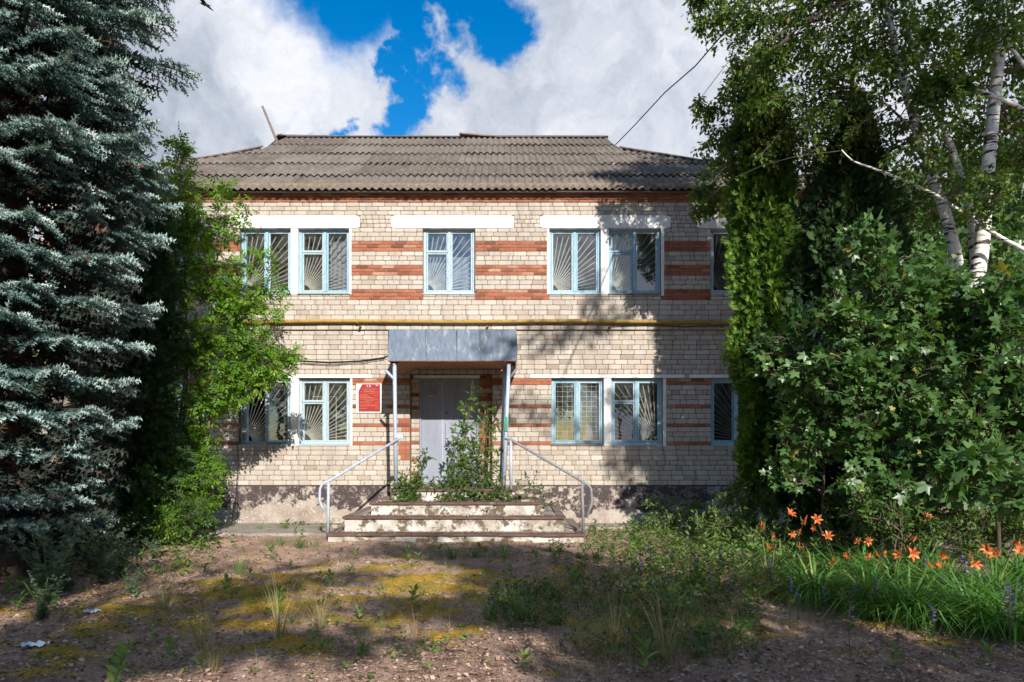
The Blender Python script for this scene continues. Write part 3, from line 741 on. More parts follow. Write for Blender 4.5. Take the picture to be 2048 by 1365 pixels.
def hipline(t, s_):
    c0 = Vector((XL0 if s_ < 0 else XR0, EY, EZ)); c1 = pL if s_ < 0 else pR
    return c0+(c1-c0)*t+Vector((0, 0, .0))
for s_ in (-1, 1):
    ts = [0, .22, .42, .6, .79, .985]
    for a, b in zip(ts[:-1], ts[1:]): board(hipline(a, s_)+Vector((0, 0, random.uniform(-.01, .02))), hipline(b+.01, s_)+Vector((0, 0, random.uniform(0, .05))), .10, .03, 'old_board', 'hip_board')
board(P3(1285, 306, gd-.4), P3(1330, 316, gd-.9), .06, .03, nm='hip_board')

# ------------------------------------------------------------------ door, steps, canopy, rails
door = empty('double_door', (WX(898), IY, DOOR[2]), 'grey painted metal double door behind the sapling', 'door')
dz0 = WZ(968, IY); y0 = IY+.02
mb = MB(); mb.bbox(dx0, dx0+.05, IY-.02, IY+.1, dz0, dzt); mb.bbox(dx1-.05, dx1, IY-.02, IY+.1, dz0, dzt); mb.bbox(dx0+.05, dx1-.05, IY-.019, IY+.1, dzt-.05, dzt); mb.build('door_frame', M['door'], door)
mb = MB(); mb.box(dx0-.12, dx1+.02, IY-.03, IY-.002, dzt+.002, dzt+.06); mb.build('lintel_strip', M['white_paint'], door)
xm = WX(884, IY)
for a, b, nm in ((dx0+.05, xm-.004, 0), (xm+.004, dx1-.05, 1)):
    mb = MB(); mb.bbox(a, b, y0, y0+.04, dz0, dzt-.05, .003)
    lf = mb.build('door_leaf', M['door'], door)
    if nm == 0:
        mb = MB(); c = P3(862, 784, y0); mb.box(c.x-.10, c.x+.10, y0-.006, y0+.001, c.z-.10, c.z+.10); mb.build('blanked_window', M['rail_dark'], door)
        mb = MB(); c = P3(862, 792, y0); mb.box(c.x-.06, c.x+.04, y0-.009, y0-.005, c.z-.008, c.z+.004); mb.build('paper_slip', M['paper'], door)
        for z_ in (.0, .03): 
            mb = MB(); c = P3(858, 826, y0); mb.box(c.x-.13, c.x+.13, y0-.004, y0+.001, c.z+z_, c.z+z_+.006); mb.build('vent_slot', M['rail_dark'], door)
mb = MB(); mb.box(xm-.004, xm+.012, y0-.012, y0-.001, dz0, dzt-.05); mb.build('astragal', M['rail'], door)
mb = MB(); a, b = P3(893, 845, y0-.05), P3(893, 888, y0-.05)
mb.tube([(a.x, y0, a.z), a, b, (b.x, y0, b.z)], .011, 6); mb.build('handle', M['rail'], door)
mb = MB(); c = P3(893, 826, y0); mb.tube([(c.x, y0-.02, c.z), (c.x, y0, c.z)], .025, 8); mb.build('lock', M['rust'], door)

steps = empty('entrance_steps', (WX(905), -2, 0), 'crumbling whitewashed entrance steps with dark plank edges', 'steps')
ST = [(651, 1172, 1068, 11.50), (684, 1132, 1034, 11.84), (738, 1084, 1005, 12.17), (778, 1034, 979, 12.50)]
for i, (a, b, py, d_) in enumerate(ST):
    z = H-(py-HY)*d_/F; xa, xb = (a-1024)*d_/F, (b-1024)*d_/F; yf = d_-D
    zprev = 0 if i == 0 else H-(ST[i-1][2]-HY)*ST[i-1][3]/F
    mb = MB(); n = 40; vs = []; ins = .035
    # rough whitewashed riser block
    for j, zz in enumerate([(zprev-.1 if i == 0 else zprev-.02), (zprev+z)/2, z-.045]):
        for k in range(n+1):
            x = xa+ins+(xb-xa-2*ins)*k/n; vs.append((x, yf+ins+.012*mnoise.noise((x*6, zz*9, i))+(.03 if mnoise.noise((x*2.3, i*3.1, 4)) > .33 and j < 2 else 0), zz))
    fs = [(j*(n+1)+k, j*(n+1)+k+1, (j+1)*(n+1)+k+1, (j+1)*(n+1)+k) for j in range(2) for k in range(n)]
    mb.add(vs, fs, .5)
    zb = zprev-.1 if i == 0 else zprev-.02
    mb.add([(xa+ins, yf+ins, zb), (xa+ins, -.08, zb), (xa+ins, -.08, z-.045), (xa+ins, yf+ins, z-.045)], [(0, 3, 2, 1)], .5)
    mb.add([(xb-ins, yf+ins, zb), (xb-ins, -.08, zb), (xb-ins, -.08, z-.045), (xb-ins, yf+ins, z-.045)], [(0, 1, 2, 3)], .5)
    mb.build('riser', M['lime_plaster'], steps)
    # plank treads: front nosing in 2-3 boards plus side boards plus inner fill
    yb = -.08
    mb = MB(); mb.box(xa+.16, xb-.16, yf+.2, yb, z-.06, z-.006); mb.build('tread_slab', M['concrete'], steps)
    cuts = [xa, xa+(xb-xa)*random.uniform(.25, .4), xa+(xb-xa)*random.uniform(.6, .75), xb]
    for c0, c1 in zip(cuts[:-1], cuts[1:]):
        mb = MB(); dz = random.uniform(-.006, .004); mb.bbox(c0+.003, c1-.003, yf, yf+.20, z-.045+dz, z+dz, .006); mb.build('nosing_board', M['dark_wood'], steps)
    for s_ in (0, 1):
        for q, (ya, yb2) in enumerate(((yf+.205, yf+.62), (yf+.625, -.1))):
            if yb2-ya < .05: continue
            dz = random.uniform(-.008, .004); mb = MB(); e_ = random.uniform(.13, .17)
            if s_ == 0: mb.box(xa, xa+e_, ya, yb2, z-.045+dz, z+dz)
            else: mb.box(xb-e_, xb, ya, yb2, z-.045+dz, z+dz)
            mb.build('side_board', M['old_board'], steps)
ZLAND = H-(979-HY)*12.5/F
# sill block under the door
mb = MB(); mb.box(DOOR[0]+.01, DOOR[1]-.01, -.12, IY+.1, ZLAND-.05, dz0-.004); mb.build('threshold', M['concrete'], steps)

can = empty('door_canopy', (WX(904), -.9, 3), 'galvanised sheet canopy over the entrance, mottled blue grey', 'canopy')
CY = -1.6
xs4 = [775, 853, 915, 962, 1034]
for i in range(4):
    a0, a1 = P3(xs4[i], 722, CY), P3(xs4[i+1], 722, CY); b0, b1 = P3(xs4[i]+(2 if i == 0 else 0), 658, CY), P3(xs4[i+1]-(2 if i == 3 else 0), 658, CY)
    mb = MB(); dy = .004*(i % 2)
    m_ = 6; vs = []
    for r_ in range(m_+1):
        for c_ in range(m_+1):
            u, v = c_/m_, r_/m_; p = (a0*(1-u)+a1*u)*(1-v)+(b0*(1-u)+b1*u)*v
            vs.append((p.x+(.003 if c_ == m_ else 0), p.y+.05*v+dy+.006*mnoise.noise((p.x*4, p.z*4, 0)), p.z))
    mb.add(vs, [(r_*(m_+1)+c_, r_*(m_+1)+c_+1, (r_+1)*(m_+1)+c_+1, (r_+1)*(m_+1)+c_) for r_ in range(m_) for c_ in range(m_)], .5)
    mb.build('fascia_sheet', M['galv'], can, smooth=True)
for px in (853, 915, 962):
    a0, b0 = P3(px, 722, CY), P3(px, 658, CY); mb = MB(); mb.box(a0.x-.012, a0.x+.006, a0.y-.012, a0.y+.05, a0.z+.005, b0.z); mb.build('sheet_seam', M['galv'], can)
a0, a1, b0, b1 = P3(775, 722, CY), P3(1034, 722, CY), P3(777, 658, CY), P3(1032, 658, CY)
mb = MB()
mb.box(a0.x, a1.x, CY-.006, CY+.02, a0.z-.012, a0.z+.004); mb.build('drip_edge', M['rust'], can)
mb = MB(); zt = b0.z
mb.add([(b0.x, CY+.05, zt), (b1.x, CY+.05, zt), (b1.x, -.05, zt+.12), (b0.x, -.05, zt+.12)], [(0, 1, 2, 3)], .5)
for X in (a0.x, a1.x):
    mb.add([(X, CY+.01, a0.z), (X, -.05, a0.z), (X, -.05, zt+.12), (X, CY+.05, zt)], [(0, 1, 2, 3)], .5)
mb.build('canopy_roof', M['galv'], can)
mb = MB(); n = 16; vs = []
for j in range(3):
    for i in range(n+1):
        u = i/n; x = a0.x+.03+(a1.x-a0.x-.06)*u; e_ = abs(u-.5)*2
        vs.append((x, CY+.03+j*.76, a0.z+.03-.14*(max(0, e_-.72)/.28)**1.2-.02*mnoise.noise((x*3, j, 0))))
mb.add(vs, [(j*(n+1)+i, (j+1)*(n+1)+i, (j+1)*(n+1)+i+1, j*(n+1)+i+1) for j in range(2) for i in range(n)], .5); mb.build('soffit_panel', M['ply'], can, smooth=True)
def rod(nm, pts, r, mt, par, n=8): m_ = MB(); m_.tube(pts, r, n); return m_.build(nm, M[mt], par, smooth=True)
rod('post', [P3(789, 728, CY+.08), P3(792, 976, CY+.08)], .036, 'rail', can)
rod('post', [P3(1018, 728, CY+.08), P3(1007, 976, CY+.08)], .036, 'rail', can)
rod('post', [P3(1009, 732, CY+.45), P3(1002, 968, CY+.45)], .03, 'rail', can)
rod('bracket', [P3(772, 742, CY+.08), P3(789, 760, CY+.08)], .028, 'rail', can)
rod('bracket', [P3(1033, 738, CY+.08), P3(1017, 760, CY+.08)], .022, 'rail_dark', can)
mb = MB(); c = P3(1013, 845, CY+.02); mb.box(c.x-.035, c.x+.02, c.y-.002, c.y+.02, c.z-.16, c.z+.1); mb.build('paint_drip', M['green_paint'], can)
mb = MB(); c = P3(799, 872, CY+.05); mb.box(c.x-.09, c.x+.07, c.y-.02, c.y+.03, c.z-.04, c.z+.04); mb.build('clamp', M['rail'], can)

rl = empty('handrail', P3(656, 1065, 11.7-D), 'pale blue-grey tube handrail, sunlit, left of the steps', 'handrail', 'handrails beside the entrance steps')
d1 = 11.7-D
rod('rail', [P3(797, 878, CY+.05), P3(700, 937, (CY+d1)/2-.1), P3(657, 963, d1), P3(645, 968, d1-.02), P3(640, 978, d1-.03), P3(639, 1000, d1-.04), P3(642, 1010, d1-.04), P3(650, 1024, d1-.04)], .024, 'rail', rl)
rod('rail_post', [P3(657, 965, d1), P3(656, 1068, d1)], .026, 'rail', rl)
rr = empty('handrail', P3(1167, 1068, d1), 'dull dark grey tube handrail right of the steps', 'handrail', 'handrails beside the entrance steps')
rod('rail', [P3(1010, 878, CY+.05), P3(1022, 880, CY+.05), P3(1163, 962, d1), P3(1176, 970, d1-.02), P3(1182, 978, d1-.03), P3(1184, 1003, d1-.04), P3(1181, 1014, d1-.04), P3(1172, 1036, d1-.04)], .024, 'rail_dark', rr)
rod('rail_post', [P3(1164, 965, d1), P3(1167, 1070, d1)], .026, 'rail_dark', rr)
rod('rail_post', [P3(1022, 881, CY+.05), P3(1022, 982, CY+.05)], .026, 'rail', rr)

# yellow gas pipe
gp = empty('gas_pipe', P3(900, 643, -.1), 'yellow gas pipe running along the wall between the storeys', 'pipe')
pz = WZ(643.5, -.12); pts = [(x_, -.125+.004*mnoise.noise((x_, 0, 0)), pz+.022*mnoise.noise((x_*.45, 5, 0))) for x_ in np.arange(-8.9, 4.9, .5)]
rod('pipe', pts, .040, 'yellow', gp, 10)
for px in (470, 720, 975, 1220, 1445):
    c = P3(px, 650, -.12); mb = MB(); mb.box(c.x-.02, c.x+.02, -.16, -.03, c.z-.05, c.z-.02); mb.build('pipe_bracket', M['rust'], gp)
for px in (715, 1140, 1340):
    c = P3(px, 643.5, -.12); mb = MB(); mb.tube([(c.x-.03, -.125, pz), (c.x+.03, -.125, pz)], .045, 10); mb.build('coupling', M['yellow'], gp)
# cables
def cable(pts, r, lab, cat='cable', nm='cable'):
    m_ = MB(); m_.tube(pts, r, 5); o = m_.build(nm, M['black'], smooth=True); tag(o, lab, cat); return o
cable([P3(a, b, -.03) for a, b in ((420, 712), (520, 718), (600, 722), (660, 725), (720, 722), (765, 716), (776, 712))], .012, 'black cable sagging along the wall to the canopy')
cable([P3(a, b, -.05) for a, b in ((600, 727), (660, 729.5), (720, 726), (768, 718))], .008, 'thinner black cable just below the sagging one beside the canopy')
cable([P3(a, b, -.10) for a, b in ((476, 890), (477, 935), (473, 970), (470, 1010), (463, 1045))], .005, 'thin loose wire hanging from the open window')
cable([P3(a, b, -.115) for a, b in ((474, 880), (474, 930), (474, 975), (475, 1000), (474, 1048))], .004, 'thin wire hanging beside the loose one below the open window')
cable([P3(a, b, -.09) for a, b in ((1222, 652), (1290, 650), (1370, 654), (1460, 651))], .010, 'dark cable clipped along the wall under the yellow pipe')
wp = [P3(1231, 290, 3.0), P3(1268, 252, 1.5), P3(1330, 185, -.5), P3(1390, 133, -2.2), P3(1448, 66, -4), P3(1500, 0, -5.5), P3(1560, -80, -7)]
cable(wp, .012, 'overhead wire rising from the roof hip towards the birch', 'wire', 'overhead_wire')
m_ = MB(); m_.tube([P3(525, 213, RY-.4), P3(551, 276, RY-.4), P3(556, 290, RY-.4)], [.03, .035, .035], 6); o = m_.build('roof_pole', M['old_board']); tag(o, 'thin leaning metal pole standing on the roof ridge', 'pole')

# red notice board
sg = empty('notice_board', P3(739, 797, -.03), 'red notice board with pale lettering beside the entrance', 'sign')
def wr(a, b, c, d_, y, t=.004): 
    return (WX(a), WX(b), y-t, y, WZ(d_), WZ(c))
mb = MB(); mb.box(*wr(713, 763.5, 768, 826, -.012, .01)); mb.build('backing', M['paper'], sg)
mb = MB(); p = [(718, 823.5), (761, 823.5), (760.5, 769), (725, 769), (717.5, 783)]
vs = [(WX(a), -.034, WZ(b)) for a, b in p]+[(WX(a), -.022, WZ(b)) for a, b in p]
mb.add(vs, [(0, 1, 2, 3, 4)]+[(i, 5+i, 5+(i+1) % 5, (i+1) % 5) for i in range(5)]); mb.build('red_sheet', M['red_sign'], sg)
mb = MB(); mb.box(*wr(736, 739.5, 770, 775, -.0345, .002)); mb.build('emblem', M['emblem'], sg)
mb = MB(); mb.add([(WX(733.5), -.037, WZ(773)), (WX(736), -.037, WZ(771.5)), (WX(736), -.037, WZ(773.6))], [(0, 2, 1)]); mb.add([(WX(739.5), -.037, WZ(771.3)), (WX(743), -.037, WZ(773)), (WX(739.5), -.037, WZ(773.8))], [(0, 2, 1)])
mb.box(*wr(752.5, 756.5, 770.6, 772, -.0345, .002)); mb.build('white_mark', M['paper'], sg)
mb = MB()
rows = [(776.5, 731, 745), (779, 725, 754), (781.3, 728, 751), (783.4, 730, 748), (784.6, 720, 758), (787.5, 738, 758), (789.5, 720, 738), (791.8, 720, 734), (792, 749, 755), (794.2, 720, 741), (796.3, 720, 750), (799, 720, 756), (801.5, 731, 748), (804.3, 720, 739), (806.4, 720, 744), (806.2, 751, 757), (810.4, 720, 753), (812.5, 720, 757), (816.8, 751, 758), (817.4, 720, 736)]
for y_, a, b in rows:
    x_ = a
    while x_ < b:
        l_ = random.uniform(1.2, 4); mb.box(*wr(x_, min(b, x_+l_), y_-.38, y_+.38, -.0345, .0015)); x_ += l_+.5
mb.build('lettering', M['gold'], sg, kind='stuff')

# bird
bd = P3(410, 10, -4); mb = MB()
c = bd; mb.add([c+Vector(v) for v in ((-.09, 0, .03), (-.02, -.03, .012), (.10, 0, -.02), (-.02, .03, .012), (-.01, 0, .035), (-.01, 0, -.02))], [(0, 1, 4), (0, 4, 3), (2, 4, 1), (2, 3, 4), (0, 5, 1), (0, 3, 5), (2, 1, 5), (2, 5, 3)])
mb.add([c+Vector(v) for v in ((-.03, 0, .01), (.03, 0, .01), (.06, .02, -.05), (.0, -.12, .05), (-.05, -.15, .03))], [(0, 1, 3), (0, 3, 4), (0, 2, 1)])
mb.add([c+Vector(v) for v in ((-.03, 0, .01), (.04, 0, .005), (.09, .12, -.03), (.02, .14, .02))], [(0, 1, 2), (0, 2, 3)])
o = mb.build('bird', M['bird']); tag(o, 'small dark bird flying beside the spruce top', 'bird')

# ------------------------------------------------------------------ vegetation
LEAF = ([(0, 0, 0), (.45, .30, .06), (1, 0, -.05), (.45, -.30, .06)], [(0, 2, 1), (0, 3, 2)])
LEAF4 = ([(0, 0, 0), (.3, .2, .05), (.65, .2, .02), (1, 0, -.12), (.65, -.2, .02), (.3, -.2, .05)], [(0, 2, 1), (0, 3, 2), (0, 4, 3), (0, 5, 4)])
def maple_tmpl():
    out_ = []; lob = [(-150, .35), (-118, .62), (-95, .40), (-62, .90), (-52, .72), (-34, .50), (-14, .86), (0, 1.05), (14, .86), (34, .50), (52, .72), (62, .90), (95, .40), (118, .62), (150, .35)]
    vs = [(0, 0, 0)]+[(.35+r*.62*math.cos(math.radians(a)) if False else .28+r*.68*math.cos(math.radians(a)), r*.66*math.sin(math.radians(a)), -.10*r*r+.05*math.cos(math.radians(3*a))) for a, r in lob]
    fs = [(0, i, i+1) for i in range(1, len(lob))]
    vs[0] = (.22, 0, .02)
    return vs, fs
MAPLE = maple_tmpl()
def compound(n=5):
    vs, fs = [], []
    def lf(bx, by, dx, dy, l, w, drop):
        k = len(vs); px, py = -dy, dx
        vs.extend([(bx, by, 0), (bx+dx*l*.4+px*w, by+dy*l*.4+py*w, .03), (bx+dx*l, by+dy*l, -drop), (bx+dx*l*.4-px*w, by+dy*l*.4-py*w, .03)]); fs.extend([(k, k+2, k+1), (k, k+3, k+2)])
    for i in range(n//2):
        x = .25+.28*i
        for s_ in (1, -1): lf(x, 0, .62, .78*s_, .46-.05*i, .11, .12)
    lf(.25+.28*(n//2)-.05, 0, 1, 0, .5, .13, .1)
    k = len(vs); vs.extend([(0, -.012, 0), (.8, 0, 0), (0, .012, 0)]); fs.append((k, k+1, k+2)); return vs, fs
COMP = compound(5); COMP3 = compound(3); COMP7 = compound(7)
def spray():   # flat fan of scale leaves
    vs, fs = [(0, 0, 0)], []
    for a, r in ((-50, .55), (-28, .85), (-6, 1.0), (18, .9), (42, .6)):
        a0, a1 = math.radians(a-9), math.radians(a+9); k = len(vs)
        vs.extend([(r*.6*math.cos(a0), r*.6*math.sin(a0), .04), (r*math.cos(math.radians(a)), r*math.sin(math.radians(a)), -.06), (r*.6*math.cos(a1), r*.6*math.sin(a1), .04)])
        fs.extend([(0, k, k+1), (0, k+1, k+2)])
    return vs, fs
SPRAY = spray()
def brush(n=18):   # bottle-brush spruce twig, length 1
    vs, fs = [], []
    for i in range(3):
        k = len(vs); a = 2*math.pi*i/3; b = 2*math.pi*(i+1)/3
        vs.extend([(0, .10*math.cos(a), .10*math.sin(a)), (0, .10*math.cos(b), .10*math.sin(b)), (.98, 0, 0)]); fs.append((k, k+1, k+2))
    for i in range(n):
        x = .05+.9*i/n; a = 2.4*i; l = .30*(1-.3*x); dx = .10
        c, s_ = math.cos(a), math.sin(a); k = len(vs); w = .065
        vs.extend([(x-w, -s_*.015, c*.015), (x+w, s_*.015, -c*.015), (x+dx, c*l, s_*l+.02)]); fs.append((k, k+1, k+2))
    return vs, fs
BRUSH = brush(15)

def bez(p0, p1, p2, n):
    t = np.linspace(0, 1, n)[:, None]; return (1-t)**2*p0+2*t*(1-t)*p1+t*t*p2
def sample_stems(stems):
    S_ = []
    for pts, r0, r1 in stems:
        pts = np.array([tuple(p) for p in pts], float)
        for i in range(len(pts)-1):
            for k in range(6):
                f = (i+k/6)/(len(pts)-1)
                if f > .12: S_.append((*((pts[i]*(6-k)+pts[i+1]*k)/6), r0+(r1-r0)*f))
    return np.array(S_)
def grow(stems, targets, n_mid, mode='up', start=.35, step=.05, jit=.04, twig=.006, seed=1, lp=.35, nmin=3):
    """branches reach from the stems to cluster centres, twigs from the branches to targets; leaves sit along the twigs"""
    r_ = np.random.default_rng(seed); lines = []
    SP = sample_stems(stems)
    def near(SP, T):
        d_ = np.linalg.norm(SP[:, :3]-T, axis=1)
        if mode == 'droop': d_ = d_+.5*np.maximum(0, T[2]-SP[:, 2]+.2)
        else: d_ = d_+.8*np.maximum(0, SP[:, 2]-T[2]+.15)
        return SP[np.argmin(d_)]
    mids = targets[r_.choice(len(targets), min(n_mid, len(targets)), replace=False)]
    brs = []
    for T in mids:
        s_ = near(SP, T); p0 = s_[:3]; l = np.linalg.norm(T-p0)
        if l < .15: continue
        c = (p0+T)/2+np.array([0, 0, .22*l])+r_.normal(0, .07*l, 3)
        pts = bez(p0, c, T, 6); r0 = min(s_[3]*.6, .008+.013*l); lines.append((pts, r0, twig)); brs.append((pts, r0, twig))
    SP2 = np.concatenate([SP, sample_stems(brs)]) if brs else SP
    LP, LD = [], []
    for T in targets:
        s_ = near(SP2, T); p0 = s_[:3]; l = np.linalg.norm(T-p0)
        if l < .04: T = T+r_.normal(0, .1, 3); l = np.linalg.norm(T-p0)
        if mode == 'droop': c = np.array([p0[0]*.25+T[0]*.75, p0[1]*.25+T[1]*.75, max(p0[2], T[2])+.12*l])
        else: c = (p0+T)/2+np.array([0, 0, .15*l])+r_.normal(0, .06*l, 3)
        pts = bez(p0, c, T, 5); lines.append((pts, min(s_[3]*.7, .004+.004*l), .002))
        n = max(nmin, int(l*(1-start)/step)); t = start+(1-start)*r_.random(n)[:, None]
        Q = (1-t)**2*p0+2*t*(1-t)*c+t*t*T; tg = nrm(2*(1-t)*(c-p0)+2*t*(T-c)+1e-6)
        rd = nrm(r_.normal(0, 1, (n, 3))); dd = nrm(tg*lp+rd*.8+np.array([0, -.12, -.35 if mode == 'droop' else -.12]))
        LP.append(Q+rd*jit*r_.random((n, 1))); LD.append(dd)
    return lines, np.concatenate(LP), np.concatenate(LD)
def blob_targets(blobs, seed=3):
    """(px, py, Y, rx_px, ry_px, rY_m, n)"""
    r_ = np.random.default_rng(seed); out_ = []
    for px, py, Y, rx, ry, rY, n in blobs:
        c = P3(px, py, Y); k = (D+Y)/F
        v = nrm(r_.normal(0, 1, (n, 3)))*(r_.random((n, 1))**.42)
        out_.append(np.array(c)[None]+v*np.array([rx*k, rY, ry*k]))
    return np.concatenate(out_)
def world_blobs(blobs, seed=3):
    r_ = np.random.default_rng(seed); out_ = []
    for x, y, z, rx, ry, rz, n in blobs:
        v = nrm(r_.normal(0, 1, (n, 3)))*(r_.random((n, 1))**.42); out_.append(np.array((x, y, z))+v*np.array((rx, ry, rz)))
    return np.concatenate(out_)
def leafnormals(n, seed=5, up=.8, sunb=.5, rnd=.8):
    r_ = np.random.default_rng(seed); return nrm(np.array([0, 0, up])+np.array(SUN_TO)*sunb+r_.normal(0, rnd, (n, 3)))
def tree(name, label, cat, stems, targets, tmpl, leaf_mat, size, n_mid=30, bark='bark', group=None, seed=1, trunk_n=8, base=None, sz=(.7, 1.25), tubes=3, **kw):
    b = Vector(base) if base is not None else Vector(tuple(stems[0][0][0]))
    t = empty(name, b, label, cat, group)
    for pts, r0, r1 in stems:
        mb = MB(); k = len(pts); mb.tube(pts, [r0+(r1-r0)*i/(k-1) for i in range(k)], trunk_n); mb.build('trunk' if r0 > .03 else 'stem', M[bark], t, smooth=True)
    lines, P, Dr = grow(stems, targets, n_mid, seed=seed, **kw)
    mb = MB()
    for pts, r0, r1 in lines:
        k = len(pts); mb.tube(pts, [r0+(r1-r0)*i/(k-1) for i in range(k)], tubes, caps=False, tint=.5)
    mb.build('branches', M[bark if r0 > .05 and bark != 'birch_bark' else 'twig'], t, kind='stuff')
    r_ = np.random.default_rng(seed+9)
    s_ = size*(sz[0]+(sz[1]-sz[0])*r_.random(len(P)))
    # clumps get a shared tone
    tn = np.array([mnoise.noise((p[0]*1.7, p[1]*1.7, p[2]*1.7)) for p in P])*.35+.42+r_.normal(0, .16, len(P))
    tn = np.clip(tn, 0, .95); tn[r_.random(len(P)) < .012] = 1.0
    me = scatter('crown', tmpl, P, Dr, leafnormals(len(P), seed), s_, leaf_mat, tn)
    link('crown', me, t, kind='stuff'); return t
def smooth_line(pts, n=14):
    pts = [Vector(p) for p in pts]; out_ = []
    for i in range(n+1):
        t = i/n*(len(pts)-1); k = min(int(t), len(pts)-2); f = t-k
        p0, p1, p2, p3 = pts[max(k-1, 0)], pts[k], pts[k+1], pts[min(k+2, len(pts)-1)]
        out_.append(.5*((2*p1)+(p2-p0)*f+(2*p0-5*p1+4*p2-p3)*f*f+(3*p1-p0-3*p2+p3)*f**3))
    return out_

# --- blue spruce
def spruce():
    base = Vector((-6.15, -5.7, 0)); t = empty('blue_spruce', base, 'tall blue spruce with silvery drooping boughs at the left edge', 'tree')
    mb = MB(); pts = [base+Vector((.05*math.sin(z), .04*math.cos(z*1.3), z)) for z in np.linspace(-.1, 13.5, 14)]
    mb.tube(pts, list(np.linspace(.24, .04, 14)), 10); mb.build('trunk', M['bark'], t, smooth=True)
    r_ = np.random.default_rng(11); bm_ = MB(); P, Dr, Sz, Tn = [], [], [], []; dP, dD = [], []
    zt = 13.2; z = .7; wi = 0
    while z < 12.6:
        Lr = float(np.interp(z, [0, 1, 2.2, 3.6, 5.6, 7.4, 9.5, 13.4], [.8, .95, 1.25, 1.4, 1.75, 1.85, 1.6, .2]))
        nb = 15 if z < 8 else 8
        for k in range(nb):
            az = 2*math.pi*(k+.37*wi)/nb+r_.normal(0, .12); Lb = Lr*r_.uniform(.78, 1.10); zz = z+r_.normal(0, .07)
            dv = np.array([math.cos(az), math.sin(az), 0]); toCam = dv @ np.array([.35, -.94, 0])
            if toCam < -.2 and r_.random() < .85: continue
            droop = r_.uniform(.18, .34)
            def ax(s_): return np.array(base)+dv*(Lb*s_)+np.array([0, 0, zz+.10*Lb*s_-droop*Lb*s_**1.6+.22*Lb*max(0, s_-.55)**1.5])
            ptsb = [ax(s_) for s_ in np.linspace(0, 1, 7)]; bm_.tube(ptsb, list(np.linspace(.035, .008, 7)), 4, tint=.5)
            side = np.array([-dv[1], dv[0], 0]); s_ = .22
            while s_ < 1.0:
                p = ax(s_); tg = ax(min(1, s_+.03))-ax(s_-.03); tg /= np.linalg.norm(tg)
                for sg_ in (1, -1):
                    l = (.50*(1-s_)**.7*Lb*.75+.14)*r_.uniform(.7, 1.2)
                    d_ = tg*.62+side*sg_*.75+np.array([0, 0, -.10+r_.normal(0, .12)]); d_ /= np.linalg.norm(d_)
                    m = max(1, int(l/.062))
                    for q in range(m+1):
                        f = (q+.5)/(m+1); hang = -.30*(f*l)**1.5
                        pp = p+d_*l*f+np.array([0, 0, hang])
                        if q == m: dr = d_+np.array([0, 0, -.25])
                        else:
                            dr = d_*.75+np.cross(d_, [0, 0, 1])*(.7 if q % 2 else -.7)+np.array([0, 0, r_.uniform(-.55, .1)])
                        P.append(pp); Dr.append(dr+r_.normal(0, .12, 3)); Sz.append(r_.uniform(.075, .125)); outer = min(1, .35*s_+.65*f)
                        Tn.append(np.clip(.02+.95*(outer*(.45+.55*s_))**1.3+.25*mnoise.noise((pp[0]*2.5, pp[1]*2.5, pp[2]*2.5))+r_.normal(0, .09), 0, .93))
                    if r_.random() < .25 and s_ < .6:
                        for q in range(2): dP.append(p+d_*l*r_.random()*.6); dD.append(np.array([r_.normal(0, .4), r_.normal(0, .4), -1]))
                s_ += .072/Lb
            # leader tips
            for q in range(5): P.append(ax(.93+.02*q)); Dr.append(tg+r_.normal(0, .25, 3)); Sz.append(.16); Tn.append(.8)
        z += .47 if z < 8 else .55; wi += 1
    bm_.build('branches', M['bark'], t, kind='stuff')
    P, Dr = np.array(P), np.array(Dr); n = len(P); print('spruce twigs', n)
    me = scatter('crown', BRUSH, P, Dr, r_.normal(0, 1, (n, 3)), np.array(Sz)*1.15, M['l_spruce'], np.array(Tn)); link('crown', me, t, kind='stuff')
    # dead twigs added to darken the inner crown and block sky gaps
    m = 3500; a_ = r_.random(m)*6.28; zz = .4+r_.random(m)*8.5; rr_ = .15+r_.random(m)*np.interp(zz, [0, 3, 7, 9], [.8, 1.0, 1.3, .9]); Pd = np.stack([base.x+rr_*np.cos(a_), base.y+rr_*np.sin(a_), zz], 1)
    me = scatter('dead_twigs', BRUSH, Pd, np.stack([np.cos(a_), np.sin(a_), -.3+0*a_], 1), r_.normal(0, 1, (m, 3)), .30, M['l_dead']); link('dead_twigs', me, t, kind='stuff')
spruce()

